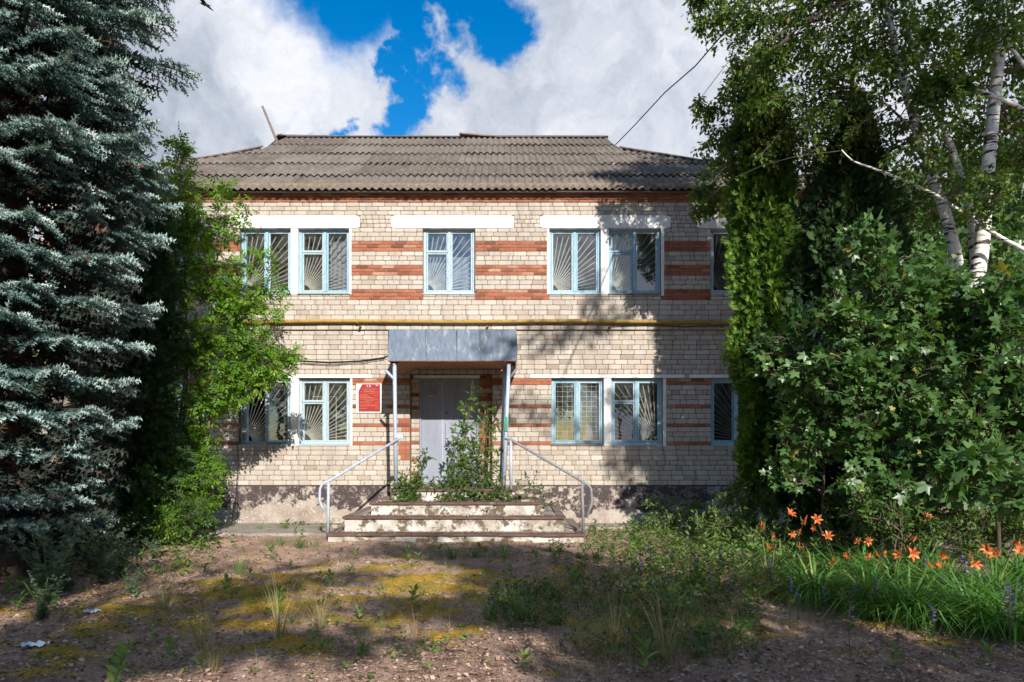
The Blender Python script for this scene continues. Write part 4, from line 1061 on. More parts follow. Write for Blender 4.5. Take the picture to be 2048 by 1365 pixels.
# --- thujas
def thuja(name, label, axis, prof, n, mat, size=.15, seed=1, group=None, stub=True):
    """axis: list of (x,y,z); prof(u) radius; sprays on a ragged surface"""
    r_ = np.random.default_rng(seed); A = np.array([tuple(p) for p in smooth_line(axis, 40)])
    t = empty(name, Vector(tuple(A[0])), label, 'tree', group)
    mb = MB(); mb.tube([tuple(p) for p in A[::4]], list(np.linspace(.09, .015, len(A[::4]))), 7); mb.build('trunk', M['bark'], t, smooth=True)
    w = np.array([prof(u) for u in np.linspace(0, 1, 41)])+.05; cdf = np.cumsum(w); cdf /= cdf[-1]
    u = np.interp(r_.random(n), cdf, np.linspace(0, 1, 41)); az = r_.random(n)*2*math.pi
    k = np.clip((u*40).astype(int), 0, 39); f = (u*40-k)[:, None]; C0 = A[k]*(1-f)+A[k+1]*f
    R = np.array([prof(x) for x in u])
    nz_ = np.array([mnoise.noise((a*1.1*1.0+3*math.cos(b), uu*9+seed, 2*math.sin(b))) for a, b, uu in zip(az, az, u)])
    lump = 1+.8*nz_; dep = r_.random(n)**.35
    o_ = np.stack([np.cos(az), np.sin(az), 0*az], 1)
    P = C0+o_*(R*lump*dep)[:, None]; P[:, 2] += r_.normal(0, .05, n)
    Dr = o_*.9+np.array([0, 0, .45])+r_.normal(0, .55, (n, 3))
    Nr = np.cross(o_, np.array([0, 0, 1]))+r_.normal(0, .6, (n, 3))
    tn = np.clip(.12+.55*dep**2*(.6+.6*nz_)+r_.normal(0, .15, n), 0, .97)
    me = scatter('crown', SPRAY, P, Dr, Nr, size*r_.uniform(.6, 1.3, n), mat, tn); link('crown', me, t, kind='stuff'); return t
def ax_px(pts, Y): return [P3(a, b, Y) for a, b in pts]
def prof_col(r0, r1, top=.15, bot=.1):
    return lambda u: (r0+(r1-r0)*u)*min(1, (1-u)/top+.04)*min(1, .35+u/bot)
g0 = lambda px, Y: Vector(((px-1024)*(D+Y)/F, Y, 0))
thuja('thuja', 'slender thuja column with bright tips standing before the right windows', [P3(1550, 1000, -2.6), P3(1550, 880, -2.6), P3(1545, 700, -2.6), P3(1530, 480, -2.6), P3(1525, 280, -2.6), P3(1520, 110, -2.6)],
      lambda u: (.62-.28*u)*min(1, (1-u)/.2+.1)*min(1, .25+u*6), 28000, M['l_thuja'], .115, 21)
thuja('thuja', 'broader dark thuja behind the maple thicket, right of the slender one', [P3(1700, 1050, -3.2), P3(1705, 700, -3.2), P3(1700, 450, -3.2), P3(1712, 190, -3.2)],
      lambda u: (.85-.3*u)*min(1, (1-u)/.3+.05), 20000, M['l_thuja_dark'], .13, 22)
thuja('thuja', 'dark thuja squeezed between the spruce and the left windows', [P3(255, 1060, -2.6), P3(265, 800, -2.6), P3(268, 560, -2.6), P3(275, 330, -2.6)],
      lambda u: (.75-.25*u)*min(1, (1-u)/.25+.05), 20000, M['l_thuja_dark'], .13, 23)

# --- ash-leaved maple at left, sunlit
Ym = -1.6
stems = [(smooth_line([g0(352, Ym), P3(345, 960, Ym), P3(372, 800, Ym), P3(372, 600, Ym), P3(360, 380, Ym-.2), P3(362, 300, Ym-.3)]), .035, .008),
         (smooth_line([g0(366, Ym-.1), P3(405, 900, Ym-.2), P3(440, 790, Ym-.3), P3(520, 700, Ym-.4), P3(560, 690, Ym-.5)]), .028, .006),
         (smooth_line([g0(335, Ym), P3(365, 800, Ym-.1), P3(390, 640, Ym-.2), P3(440, 500, Ym-.2), P3(455, 400, Ym-.3)]), .03, .006),
         (smooth_line([g0(330, Ym+.2), P3(300, 800, Ym), P3(310, 600, Ym), P3(330, 480, Ym), P3(345, 360, Ym)]), .03, .006),
         (smooth_line([g0(345, Ym+.1), P3(410, 700, Ym-.1), P3(480, 590, Ym-.2), P3(530, 480, Ym-.2)]), .025, .005)]
bl = [(345, 400, Ym, 60, 90, .45, 110), (365, 300, Ym-.2, 22, 35, .2, 22), (440, 375, Ym-.2, 30, 30, .2, 14), (400, 470, Ym, 60, 60, .4, 75), (470, 440, Ym-.2, 38, 45, .3, 22), (340, 560, Ym, 55, 80, .4, 95),
      (430, 560, Ym-.2, 60, 60, .4, 80), (520, 520, Ym-.2, 35, 35, .25, 14), (560, 590, Ym-.2, 30, 25, .2, 9), (500, 620, Ym-.2, 60, 40, .3, 36), (400, 700, Ym-.1, 80, 60, .4, 125), (490, 700, Ym-.3, 60, 40, .3, 60), (500, 745, Ym-.4, 75, 40, .3, 95),
      (565, 715, Ym-.4, 32, 30, .2, 24), (430, 790, Ym-.3, 70, 40, .35, 80), (350, 880, Ym, 55, 80, .4, 80), (400, 870, Ym-.2, 40, 50, .3, 34), (420, 970, Ym-.1, 30, 50, .3, 26), (320, 760, Ym, 40, 80, .3, 70), (400, 1010, Ym-.3, 20, 35, .2, 16)]
tree('ash_leaved_maple', 'loose bright green ash-leaved maple leaning over the left windows', 'tree', stems, blob_targets([(*q[:6], int(q[6]*1.5)) for q in bl+[(440, 640, Ym-.2, 70, 50, .3, 40), (330, 660, Ym, 45, 60, .3, 40), (390, 930, Ym-.3, 60, 60, .3, 50), (300, 480, Ym, 40, 70, .3, 40)]], 31), COMP, M['l_ash'], .17, n_mid=90, bark='twig', seed=31, step=.065, start=.3, jit=.03)

# --- dark undergrowth at left
def bush(name, label, blobs, tmpl, mat, size, base, seed, n_mid=14, step=.05, nst=5, group=None, cat='shrub'):
    b = Vector(base); T = blob_targets([(*q[:6], int(q[6]*1.7)) for q in blobs], seed) if len(blobs[0]) == 7 else blobs
    r_ = np.random.default_rng(seed); stems = []
    c = T.mean(0); hi = T[:, 2].max()
    for i in range(nst):
        q = T[r_.integers(len(T))]; s_ = Vector((b.x+r_.normal(0, .12), b.y+r_.normal(0, .12), b.z-.02))
        e_ = Vector((s_.x*.3+q[0]*.7, s_.y*.3+q[1]*.7, max(b.z+.1, min(hi, q[2])))); stems.append(([s_, (s_+e_)/2+Vector((r_.normal(0, .04), 0, .05)), e_], .012, .004))
    return tree(name, label, cat, stems, T, tmpl, mat, size, n_mid=n_mid, bark='twig', seed=seed, step=step, start=.2, jit=.04, group=group, trunk_n=5, base=b)
bush('undergrowth_shrub', 'dark leafy shrub under the thuja at the foot of the spruce', [(210, 990, -3.2, 90, 100, .6, 230), (300, 1030, -3.0, 90, 70, .5, 190), (390, 1040, -2.8, 50, 40, .3, 60)], COMP3, M['l_shrub'], .14, g0(240, -3.1), 41, step=.045)
bush('undergrowth_shrub', 'dark leafy shrub between the spruce skirt and the concrete apron', [(370, 990, -2.2, 65, 80, .4, 150), (300, 930, -2.4, 70, 90, .4, 150), (330, 1050, -3.2, 55, 40, .3, 75)], COMP3, M['l_ash'], .13, g0(340, -2.4), 42, step=.05)
bush('undergrowth_shrub', 'shaded shrub hugging the spruce skirt near the mugwort', [(120, 1050, -4.6, 110, 80, .5, 130), (40, 1060, -4.9, 90, 90, .5, 80)], COMP3, M['l_thuja_dark'], .13, g0(110, -4.7), 43, step=.045)

# --- birches at right
Yb = -4.2
A = (smooth_line([g0(1950, Yb), P3(1945, 800, Yb), P3(1942, 650, Yb), P3(1962, 500, Yb), P3(1972, 380, Yb), P3(1985, 240, Yb), P3(2003, 60, Yb), P3(2020, -200, Yb), P3(2030, -520, Yb)], 22), .135, .05)
B = (smooth_line([g0(1942, Yb+.1), P3(1936, 780, Yb+.05), P3(1930, 640, Yb), P3(1905, 480, Yb), P3(1868, 360, Yb), P3(1832, 250, Yb), P3(1805, 160, Yb), P3(1770, 0, Yb), P3(1700, -260, Yb)], 22), .11, .03)
Cc = (smooth_line([P3(1950, 620, Yb+.1), P3(1945, 460, Yb+.3), P3(1915, 330, Yb+.5), P3(1880, 240, Yb+.6), P3(1830, 120, Yb+.8), P3(1790, -60, Yb+1)], 14), .07, .02)
R1 = (smooth_line([P3(2090, 520, Yb-.5), P3(2010, 480, Yb-.4), P3(1940, 437, Yb-.3), P3(1880, 395, Yb-.3), P3(1810, 362, Yb-.3), P3(1740, 335, Yb-.35), P3(1705, 322, Yb-.4), P3(1683, 300, Yb-.4)]), .030, .008)
R2 = (smooth_line([P3(2110, 260, Yb-.5), P3(2040, 215, Yb-.4), P3(1980, 190, Yb-.4), P3(1925, 165, Yb-.4), P3(1870, 120, Yb-.4), P3(1825, 80, Yb-.4), P3(1805, 35, Yb-.4), P3(1765, 12, Yb-.4), P3(1700, 0, Yb-.4)]), .032, .008)
R3 = (smooth_line([P3(2060, 145, Yb-.5), P3(2010, 80, Yb-.4), P3(1960, 0, Yb-.4), P3(1900, -60, Yb-.4)]), .03, .01)
R4 = (smooth_line([P3(1700, 170, Yb+.1), P3(1760, 200, Yb+.1), P3(1800, 235, Yb), P3(1840, 275, Yb)]), .012, .02)
bl = [(1440, 20, Yb+.6, 60, 80, .5, 60), (1400, 20, Yb+.6, 25, 70, .3, 26), (1530, 60, Yb+.4, 80, 110, .8, 140), (1640, 60, Yb+.2, 90, 120, 1, 170), (1740, 110, Yb, 90, 120, 1, 170), (1860, 90, Yb+.3, 100, 110, 1, 150), (1980, 100, Yb+.4, 90, 110, 1, 110),
      (1620, 200, Yb+.5, 60, 70, .7, 70), (1460, 270, Yb+1.6, 50, 50, .4, 26), (1400, 240, Yb+1.5, 32, 32, .3, 14), (1420, 330, Yb+1.5, 45, 45, .4, 22), (1415, 410, Yb+2.2, 40, 45, .3, 60), (1480, 200, Yb+1, 45, 60, .4, 40), (1780, 270, Yb+.5, 90, 60, .8, 60), (1940, 280, Yb+.8, 80, 80, .8, 75),
      (1600, 310, Yb+1.5, 60, 70, .6, 60), (1720, 380, Yb+1.3, 60, 60, .6, 40), (1890, 190, Yb-.6, 70, 90, .3, 60), (1830, 330, Yb-.5, 60, 60, .3, 30), (1960, 400, Yb-.5, 60, 70, .3, 40), (1990, 60, Yb-.6, 60, 80, .3, 40), (1520, 170, Yb+.4, 60, 90, .6, 80), (1540, 300, Yb+.9, 50, 50, .4, 30), (1650, 260, Yb+.3, 70, 80, .5, 60), (2040, 250, Yb+.5, 60, 160, .8, 90), (1850, 430, Yb+1.5, 60, 60, .6, 50)]
hidden = world_blobs([(6.2, -3.8, 10.4, 2.4, 1.8, 1.4, 260), (4.2, -4.0, 9.8, 1.3, 1.4, 1.0, 110), (6.6, -4.2, 12.2, 1.8, 1.5, 1.3, 130), (8.8, -3.6, 7.5, 1.4, 1.4, 2.2, 140)], 55)
tree('birch_tree', 'tall forked white-barked birch with hanging leafy twigs at the right', 'tree', [A, B, Cc, R1, R2, R3, R4], np.concatenate([blob_targets([(*q[:6], int(q[6]*1.9)) for q in bl], 51), hidden]), LEAF, M['l_birch'], .078, n_mid=260, bark='birch_bark', seed=51, mode='droop', step=.017, start=.15, jit=.075, base=g0(1950, Yb), trunk_n=12)

# --- maple thicket at right
Yp = -5.0
def maple(label, base, stems, blobs, seed, size=.14, n_mid=26, step=.058, mat='l_maple', tm=MAPLE):
    return tree('maple', label, 'tree', stems, blob_targets([(*q[:6], int(q[6]*1.8)) for q in blobs], seed), tm, M[mat], size, n_mid=n_mid*2, bark='bark', seed=seed, step=step*.9, start=.15, jit=.09, base=base, sz=(.3, 1.3))
b = g0(1760, Yp); maple('tall young maple with pale lobed leaves in front of the birch trunks', b, [(smooth_line([b, P3(1770, 800, Yp), P3(1800, 600, Yp), P3(1740, 470, Yp)]), .03, .008), (smooth_line([b, P3(1800, 800, Yp), P3(1850, 620, Yp)]), .025, .008), (smooth_line([b, P3(1720, 820, Yp), P3(1690, 700, Yp-.1), P3(1640, 620, Yp-.2)]), .02, .008)],
      [(1720, 500, Yp, 60, 75, .5, 60), (1780, 590, Yp, 100, 70, .6, 90), (1700, 640, Yp-.2, 80, 50, .4, 60), (1860, 560, Yp+.2, 70, 70, .5, 50), (1820, 700, Yp, 120, 80, .6, 110), (1680, 740, Yp-.1, 100, 60, .5, 70), (1900, 640, Yp, 70, 60, .4, 50), (1760, 850, Yp, 110, 80, .5, 70), (1770, 960, Yp-.2, 110, 50, .4, 60), (1880, 990, Yp-.2, 90, 40, .4, 40), (1940, 960, Yp-.6, 60, 60, .3, 60), (1960, 700, Yp-.2, 60, 80, .4, 60)], 61)
b = g0(1640, Yp+.5); maple('low maple beside the slender thuja, its leaves catching the sun', b, [(smooth_line([b, P3(1650, 860, Yp+.5), P3(1640, 720, Yp+.4)]), .022, .006)],
      [(1630, 660, Yp+.5, 60, 60, .4, 55), (1600, 760, Yp+.5, 60, 70, .4, 55), (1640, 850, Yp+.5, 90, 70, .5, 90), (1580, 930, Yp+.6, 45, 50, .3, 30), (1530, 700, Yp+.6, 40, 60, .3, 20)], 62, .14)
b = g0(2000, Yp-.6); maple('maple filling the right edge below the birch fork', b, [(smooth_line([b, P3(1990, 850, Yp-.6), P3(2000, 650, Yp-.5)]), .03, .01)],
      [(1990, 620, Yp-.4, 90, 80, .6, 80), (2010, 760, Yp-.6, 100, 90, .6, 110), (1900, 850, Yp-.4, 110, 80, .6, 120), (2040, 860, Yp-.6, 80, 80, .5, 70)], 63, .165)
b = g0(2080, Yp-2.4); maple('near maple bough with large pale leaves reaching in at the right edge', b, [(smooth_line([b, P3(2100, 1000, Yp-2.3), P3(2060, 960, Yp-2.2), P3(1960, 940, Yp-2.1)]), .02, .006)],
      [(1960, 925, Yp-2.2, 70, 28, .35, 34), (1900, 960, Yp-2.1, 50, 25, .25, 16), (2030, 980, Yp-2.2, 50, 45, .3, 26)], 64, .16, 14, .06)
# dark leafy mass low down behind
for i, (lab, blobs, base, mt) in enumerate([
    ('dark shrub filling the gap under the maples by the wall', [(1620, 960, -3.0, 80, 60, .5, 110), (1700, 900, -3.2, 90, 90, .5, 150), (1790, 950, -3.4, 100, 80, .5, 150)], g0(1700, -3.2), 'l_shrub'),
    ('dense dark shrub behind the lilies below the birch', [(1880, 1000, -3.9, 110, 80, .5, 170), (1990, 1000, -4.0, 110, 90, .5, 150), (1780, 1040, -3.9, 90, 50, .4, 90)], g0(1880, -3.9), 'l_shrub'),
    ('light green snowberry bush spreading in front of the plinth', [(1500, 1010, -2.9, 90, 45, .45, 120), (1440, 1050, -3.2, 70, 35, .4, 80), (1560, 1060, -3.4, 90, 45, .45, 110), (1500, 960, -2.6, 30, 30, .2, 14)], g0(1500, -3.0), 'l_weed'),
    ('leafy green bush with upright shoots behind the orange lilies', [(1690, 1040, -4.0, 60, 70, .4, 95), (1770, 1090, -4.4, 90, 50, .4, 80), (1640, 1100, -4.2, 60, 40, .35, 50)], g0(1690, -4.1), 'l_weed'),
    ('low bush against the plinth right of the handrail', [(1330, 1025, -1.2, 55, 40, .3, 60), (1390, 1030, -1.6, 55, 45, .3, 75)], g0(1350, -1.4), 'l_weed'),
    ('dense green bush in front of the maple stems, behind the middle lilies', [(1760, 1030, -5.3, 70, 50, .3, 130), (1850, 1050, -5.2, 50, 40, .3, 70)], g0(1780, -5.2), 'l_shrub'),
    ('leafy bush at the foot of the birch fork behind the lilies', [(1950, 1050, -4.8, 70, 70, .35, 130), (2020, 1060, -4.8, 50, 60, .3, 70)], g0(1960, -4.8), 'l_weed')]):
    bush('shrub', lab, blobs, LEAF4, M[mt], .075 if i != 1 else .085, base, 71+i, step=.028, n_mid=24)

# --- trees beyond the building side and behind the camera (these throw the shade across the yard; some are added to block sky light)
def broad_tree(label, x, y, blobs, seed, h, step=.04, size=.17, cat='tree', r=.16, group=None, nm='lime_tree'):
    st = [(smooth_line([Vector((x, y, -.05)), Vector((x+.1, y, h*.35)), Vector((x-.1, y+.1, h*.7)), Vector((x, y, h*.92))]), r, .03)]
    return tree(nm, label, cat, st, world_blobs(blobs, seed), LEAF, M['l_maple'], size, n_mid=26, bark='bark', seed=seed, step=step, start=.15, jit=.14, group=group, nmin=9)
t1 = broad_tree('lime tree behind the camera, left of the path', -3.0, -20.5, [(-2.8, -20.5, 6.3, 2.55, 1.6, 2.5, 620), (-1.0, -20.4, 5.7, 1.2, .9, .9, 160), (-1.2, -20.3, 8.3, 1.0, .8, .5, 50), (-4.6, -20.3, 5.0, 1.6, 1.5, 1.6, 160), (1.5, -20.3, 6.55, 1.2, .2, .13, 20), (.7, -20.3, 7.25, 1.3, .15, .04, 7), (1.0, -20.3, 7.8, 1.4, .15, .04, 7), (1.9, -20.2, 8.2, .9, .15, .05, 7), (.6, -20.3, 8.7, 1.2, .15, .04, 6)], 81, 9)
t2 = broad_tree('lime tree behind the camera, right of the path', 6.2, -20.0, [(5.1, -20.0, 6.3, 1.9, 1.8, 1.9, 300), (7.4, -20.0, 5.3, 1.8, 1.4, 1.35, 200), (4.3, -20.0, 8.4, 1.2, 1.0, 1.3, 140), (3.9, -20.0, 7.4, 1.1, 1.0, .8, 90), (2.6, -20.0, 9.15, 1.3, .3, .12, 22), (2.4, -20, 7.0, .8, .3, .25, 22), (3.6, -19.6, 5.4, 1.4, 1.3, .7, 110), (6.2, -19.5, 4.6, 2.6, 1.4, 1.4, 260), (9.0, -19.8, 5.4, 1.2, 1.2, 1.0, 110), (2.8, -20, 9.6, .7, .4, .35, 14)], 82, 9.5)
t3 = broad_tree('taller tree behind the camera whose crown edge shades the right windows', 9.5, -16.0, [(8.9, -16.0, 13.4, 1.8, 1.5, 2.2, 170), (8.4, -16, 14.6, 1.3, 1, 1.2, 55), (6.6, -16.0, 10.3, .6, .8, .9, 26), (6.2, -16.0, 13.4, .55, .7, .9, 22), (6.3, -16, 11.6, .5, .5, .5, 8), (10.9, -16.0, 13.4, 1.6, 1.6, 2.2, 200), (8.7, -16, 17.8, 1.8, 1.0, .8, 130), (7.0, -16, 17.0, 1.2, .6, .35, 45), (3.3, -16, 11.5, .3, .3, .2, 4), (4.4, -16, 12.55, .5, .3, .35, 4)], 83, 18, r=.22)
t3b = broad_tree('unseen tree added behind the camera at the right to block sky light', 11.5, -10.5, [(11.5, -10.5, 6.0, 2.6, 2.4, 3.2, 500)], 85, 9)  # unseen tree added so less sky light reaches the yard
t3c = copy_tree(t3b, loc=(-8.8, -14.0, 0), rz=1.1, sc=1.3); t3c['label'] = 'unseen tree added behind the camera at the left to block sky light'  # unseen copy added on the left to hide more of the sky
for x, y, s_, rz, lab in [(-11.5, -25.5, .92, .4, 'unseen lime tree added behind the camera to block sky light, far left'), (-5.5, -26.5, .9, 2.1, 'unseen lime tree added behind the camera to block sky light, left of centre'), (1.5, -27, .92, 3.3, 'unseen lime tree added behind the camera to block sky light, right of centre'), (9.5, -26, .9, 5.0, 'unseen lime tree added behind the camera to block sky light, far right')]:  # unseen row added to cover low sky and deepen the yard's shade
    c = copy_tree(t1, loc=(x, y, 0), rz=rz, sc=s_); c['label'] = lab; c['group'] = 'nearer row of lime trees added behind the camera to block sky light'
i = 0
for x, y, s_, lab in [(-14, -34, 1.05, 'lime tree at the far left of the row behind the camera'), (-7, -36, 1.15, 'second lime tree of the row behind the camera'), (0, -35, 1.1, 'middle lime tree of the row behind the camera'), (8, -36, 1.15, 'fourth lime tree of the row behind the camera'), (15, -34, 1.05, 'lime tree at the far right of the row behind the camera')]:
    c = copy_tree(t1 if i % 2 else t2, loc=(x, y, 0), rz=i*1.3, sc=s_); c['label'] = lab; c['group'] = 'row of lime trees behind the camera'; i += 1
t4 = broad_tree('broad dark tree beyond the right corner of the building', 10.5, 3.0, [(10.5, 3.0, 5.5, 3.0, 2.0, 2.6, 750), (8.9, 1.0, 3.0, 1.8, 1.5, 2.4, 450), (12.5, 3, 8.5, 2.4, 2.0, 2.2, 330), (9.0, 4, 8.0, 1.5, 1.5, 1.2, 90)], 84, 9, .075, .20)
t5 = copy_tree(t4, loc=(15.5, 8, 0), rz=1.0, sc=1.15); t5['label'] = 'tree further back beyond the right corner'
t6 = copy_tree(t4, loc=(-13.5, 1, 0), rz=2.0, sc=1.0); t6['label'] = 'dark tree beyond the left corner, behind the spruce'

# --- plants on and beside the steps
def sapling(label, base, tips, seed, size=.11, step=.05, mat='l_weed', tm=LEAF4):
    b = Vector(base); st = [(smooth_line([b, (b+Vector(tp))/2+Vector((.05, 0, .1)), Vector(tp)], 6), .010, .003) for tp in tips]
    T = []
    r_ = np.random.default_rng(seed)
    for tp in tips:
        tp = Vector(tp)
        for k in range(30):
            f = r_.uniform(.1, 1.0); p = b.lerp(tp, f); T.append((p.x+r_.normal(0, .13), p.y+r_.normal(0, .09), p.z+r_.normal(0, .08)))
    return tree('sapling', label, 'sapling', st, np.array(T), tm, M[mat], size, n_mid=4, bark='twig', seed=seed, step=step, start=.05, jit=.04, base=b, trunk_n=5)
YL = CY+.35
sapling('tall thin sapling growing through the landing before the door', P3(912, 985, YL), [P3(945, 762, YL), P3(938, 800, YL), P3(930, 850, YL-.1), P3(962, 840, YL)], 91, .115, .045)
sapling('leafy sapling tilting right in front of the right door post', P3(960, 985, YL), [P3(975, 810, YL), P3(985, 850, YL), P3(1005, 900, YL), P3(945, 890, YL-.1)], 92, .10, .036)
sapling('bright low sapling at the left canopy post', P3(830, 990, YL-.1), [P3(852, 905, YL), P3(815, 945, YL-.2), P3(838, 945, YL-.3)], 93, .085, .028)
sapling('bushy weed hanging over the left of the landing', P3(815, 1000, YL-.35), [P3(795, 1020, YL-.5), P3(812, 1005, YL-.5), P3(830, 975, YL-.4), P3(800, 965, YL-.3)], 94, .08, .024)
sapling('dark green weed across the middle of the landing', P3(905, 1000, YL-.3), [P3(870, 960, YL-.3), P3(905, 935, YL-.2), P3(945, 985, YL-.4), P3(885, 1015, YL-.6)], 95, .075, .026, 'l_shrub')
sapling('weed on the landing beside the right rail post', P3(985, 995, YL-.35), [P3(960, 985, YL-.5), P3(1005, 960, YL-.3), P3(1015, 1000, YL-.5), P3(975, 1020, YL-.6)], 96, .075, .026, 'l_shrub')
sapling('brownish sprawling weed right of the rail post', P3(1040, 1010, YL-.3), [P3(1075, 945, YL), P3(1060, 990, YL-.2), P3(1100, 1005, YL-.2), P3(1030, 1030, YL-.5)], 97, .065, .035, 'l_shrub')
# rubble on the steps
for i in range(16):
    px, py = [(1060, 990), (1075, 992), (1040, 985), (1095, 1003), (1050, 1003), (672, 1040), (690, 1045), (668, 1052), (1140, 1062), (1120, 1050), (860, 1061), (760, 1002), (1010, 1033), (930, 1031), (1085, 1020), (700, 1085)][i]
    dd_ = -2.1 if py > 1025 else -1.75
    if i == 15: dd_ = -2.75
    c = P3(px, py, dd_); r0 = random.uniform(.02, .06); mb = MB(); vs = []
    for a_ in range(7):
        for b_ in (-1, 1): vs.append((c.x+r0*1.5*math.cos(a_*.9)*random.uniform(.7, 1.2), c.y+r0*math.sin(a_*.9)*random.uniform(.7, 1.2), c.z+(r0*.5 if b_ > 0 else -.03)*random.uniform(.8, 1.2)))
    mb.add(vs, [(2*k, (2*k+2) % 14, (2*k+3) % 14, 2*k+1) for k in range(7)]+[tuple(2*k+1 for k in range(7))]); o = mb.build('rubble', M['rock'])
    tag(o, 'lump of broken masonry lying on the entrance steps', 'rubble', 'masonry rubble on the steps')

# --- ground plants
def blade_tmpl(curve=.5, w=.02):
    vs = [(0, -w, 0), (0, w, 0), (.42, -w*.9, .12*curve), (.42, w*.9, .12*curve), (.78, -w*.6, -.05*curve), (.78, w*.6, -.05*curve), (1, 0, -.42*curve)]
    return vs, [(0, 1, 3), (0, 3, 2), (2, 3, 5), (2, 5, 4), (4, 5, 6)]
BL, BLs, BLa = blade_tmpl(.5, .011), blade_tmpl(.35, .0045), blade_tmpl(1.25, .016)
def tuft_mesh(name, n, l, lean, tm, mat, r0=.03, seed=1):
    r_ = np.random.default_rng(seed); az = r_.random(n)*6.28; o_ = np.stack([np.cos(az), np.sin(az), 0*az], 1)
    ln = lean*r_.uniform(.3, 1.2, n)[:, None]; Dr = o_*ln+np.array([0, 0, 1])+r_.normal(0, .08, (n, 3))
    return scatter(name, tm, o_*r0*r_.random((n, 1)), Dr, o_*-1+np.array([0, 0, .9]), l*r_.uniform(.5, 1.15, n), mat)
tm_g = [tuft_mesh('grass_tuft', 55, .26, .9, BL, M['l_weed'], .05, 1), tuft_mesh('grass_tuft', 40, .20, 1.2, BL, M['l_weed'], .06, 2), tuft_mesh('grass_tuft', 70, .30, .6, BLs, M['l_lily'], .04, 3)]
tm_d = [tuft_mesh('dry_grass', 60, .48, .75, BLs, M['l_dry'], .05, 4), tuft_mesh('dry_grass', 45, .6, .6, BLs, M['l_dry'], .04, 5)]
def seedling(seed, n=7, h=.12, lf=.075):
    r_ = np.random.default_rng(seed); P, Dr = [], []
    for i in range(n):
        a_ = i*2.4; z = h*(.15+.85*i/n); P.append((0, 0, z)); up = .3+1.2*i/n; Dr.append((math.cos(a_), math.sin(a_), up))
    P, Dr = np.array(P), np.array(Dr)
    me = scatter('weed_seedling', LEAF4, P, Dr, np.tile([[0, 0, 1.]], (n, 1))+r_.normal(0, .2, (n, 3)), lf*r_.uniform(.7, 1.2, n), M['l_weed'], np.clip(r_.normal(.7, .15, n), 0, .95))
    return me
sd = [seedling(1), seedling(2, 9, .16, .08), seedling(3, 5, .08, .06), seedling(4, 8, .2, .10)]
def put(me, px, py, s_, nm, rz=None, z=None):
    p = G(px, py); o = bpy.data.objects.new(nm, me); COL.objects.link(o)
    o.location = (p.x, p.y, ground_z(p.x, p.y)+.005 if z is None else z); o.scale = (s_,)*3; o.rotation_euler = (random.uniform(-.1, .1), random.uniform(-.1, .1), random.uniform(0, 6.28) if rz is None else rz); return o
seed_px = [(655, 1125), (712, 1120), (697, 1118), (815, 1125), (838, 1130), (500, 1165), (485, 1080), (375, 1150), (640, 1165), (660, 1175), (540, 1230), (560, 1210), (718, 1250), (828, 1215), (855, 1212), (625, 1312), (645, 1310), (660, 1315), (690, 1345), (235, 1340), (400, 1340), (340, 1335), (865, 1310), (1070, 1143), (1085, 1230), (1020, 1150),
           (10, 1190), (20, 1185), (605, 1075), (590, 1070), (1180, 1068), (1190, 1058), (1160, 1055), (960, 1110), (1005, 1100), (1250, 1140), (1210, 1195), (1270, 1105), (1300, 1180), (1150, 1180), (1330, 1075), (1400, 1110), (700, 1150), (450, 1200), (420, 1120), (545, 1120), (1240, 1320), (1290, 1350), (1050, 1340), (1860, 1290), (1900, 1310), (1790, 1340), (1980, 1330), (1500, 1290), (140, 1300), (300, 1290), (880, 1105), (930, 1092)]
for i, (px, py) in enumerate(seed_px):
    o = put(sd[i % 4], px, py+2, random.uniform(.75, 1.25), 'weed_seedling'); tag(o, 'small pale green weed seedling sprouting from the mossy ground', 'weed', 'weed seedlings on the yard floor')
for i, (px, py) in enumerate([(725, 1312), (830, 1308), (560, 1225), (600, 1095), (560, 1090), (640, 1062), (950, 1112), (970, 1100), (1010, 1115), (905, 1115), (860, 1118), (480, 1150), (1200, 1120), (1235, 1150), (1150, 1160), (1270, 1090), (1310, 1100), (520, 1060), (570, 1058), (1400, 1180), (1350, 1200), (1100, 1100), (1000, 1210), (1040, 1240), (980, 1235)]):
    o = put(tm_g[i % 3], px, py+3, random.uniform(.7, 1.2), 'grass_tuft'); tag(o, 'small green grass tuft growing out of the yard floor', 'grass', 'green grass tufts in the yard')
for i, (px, py, lab) in enumerate([(430, 1340, 'tall dry grass leaning in the left foreground'), (560, 1290, 'dry grass with bent seed heads in the lit middle foreground'), (1160, 1300, 'dry straw-coloured grass tuft at the edge of the weeds'), (1330, 1330, 'pale dry grass tuft lit in the lower right foreground'), (1230, 1290, 'dry grass among the weeds of the right foreground'), (1120, 1200, 'thin dry stalks right of the moss'), (1500, 1190, 'dry grass before the lilies'), (1540, 1200, 'straw tuft beside the lily leaves'), (790, 1235, 'single dry grass tuft on the moss'), (400, 1300, 'arching dry grass behind the left foreground tuft'), (640, 1262, 'bent dry grass at the dark shadow band of the middle foreground'), (330, 1225, 'dry grass tuft between the mugwort and the moss')]):
    o = put(tm_d[i % 2], px, py, random.uniform(.85, 1.15) if i != 8 else .5, 'dry_grass'); tag(o, lab, 'grass')

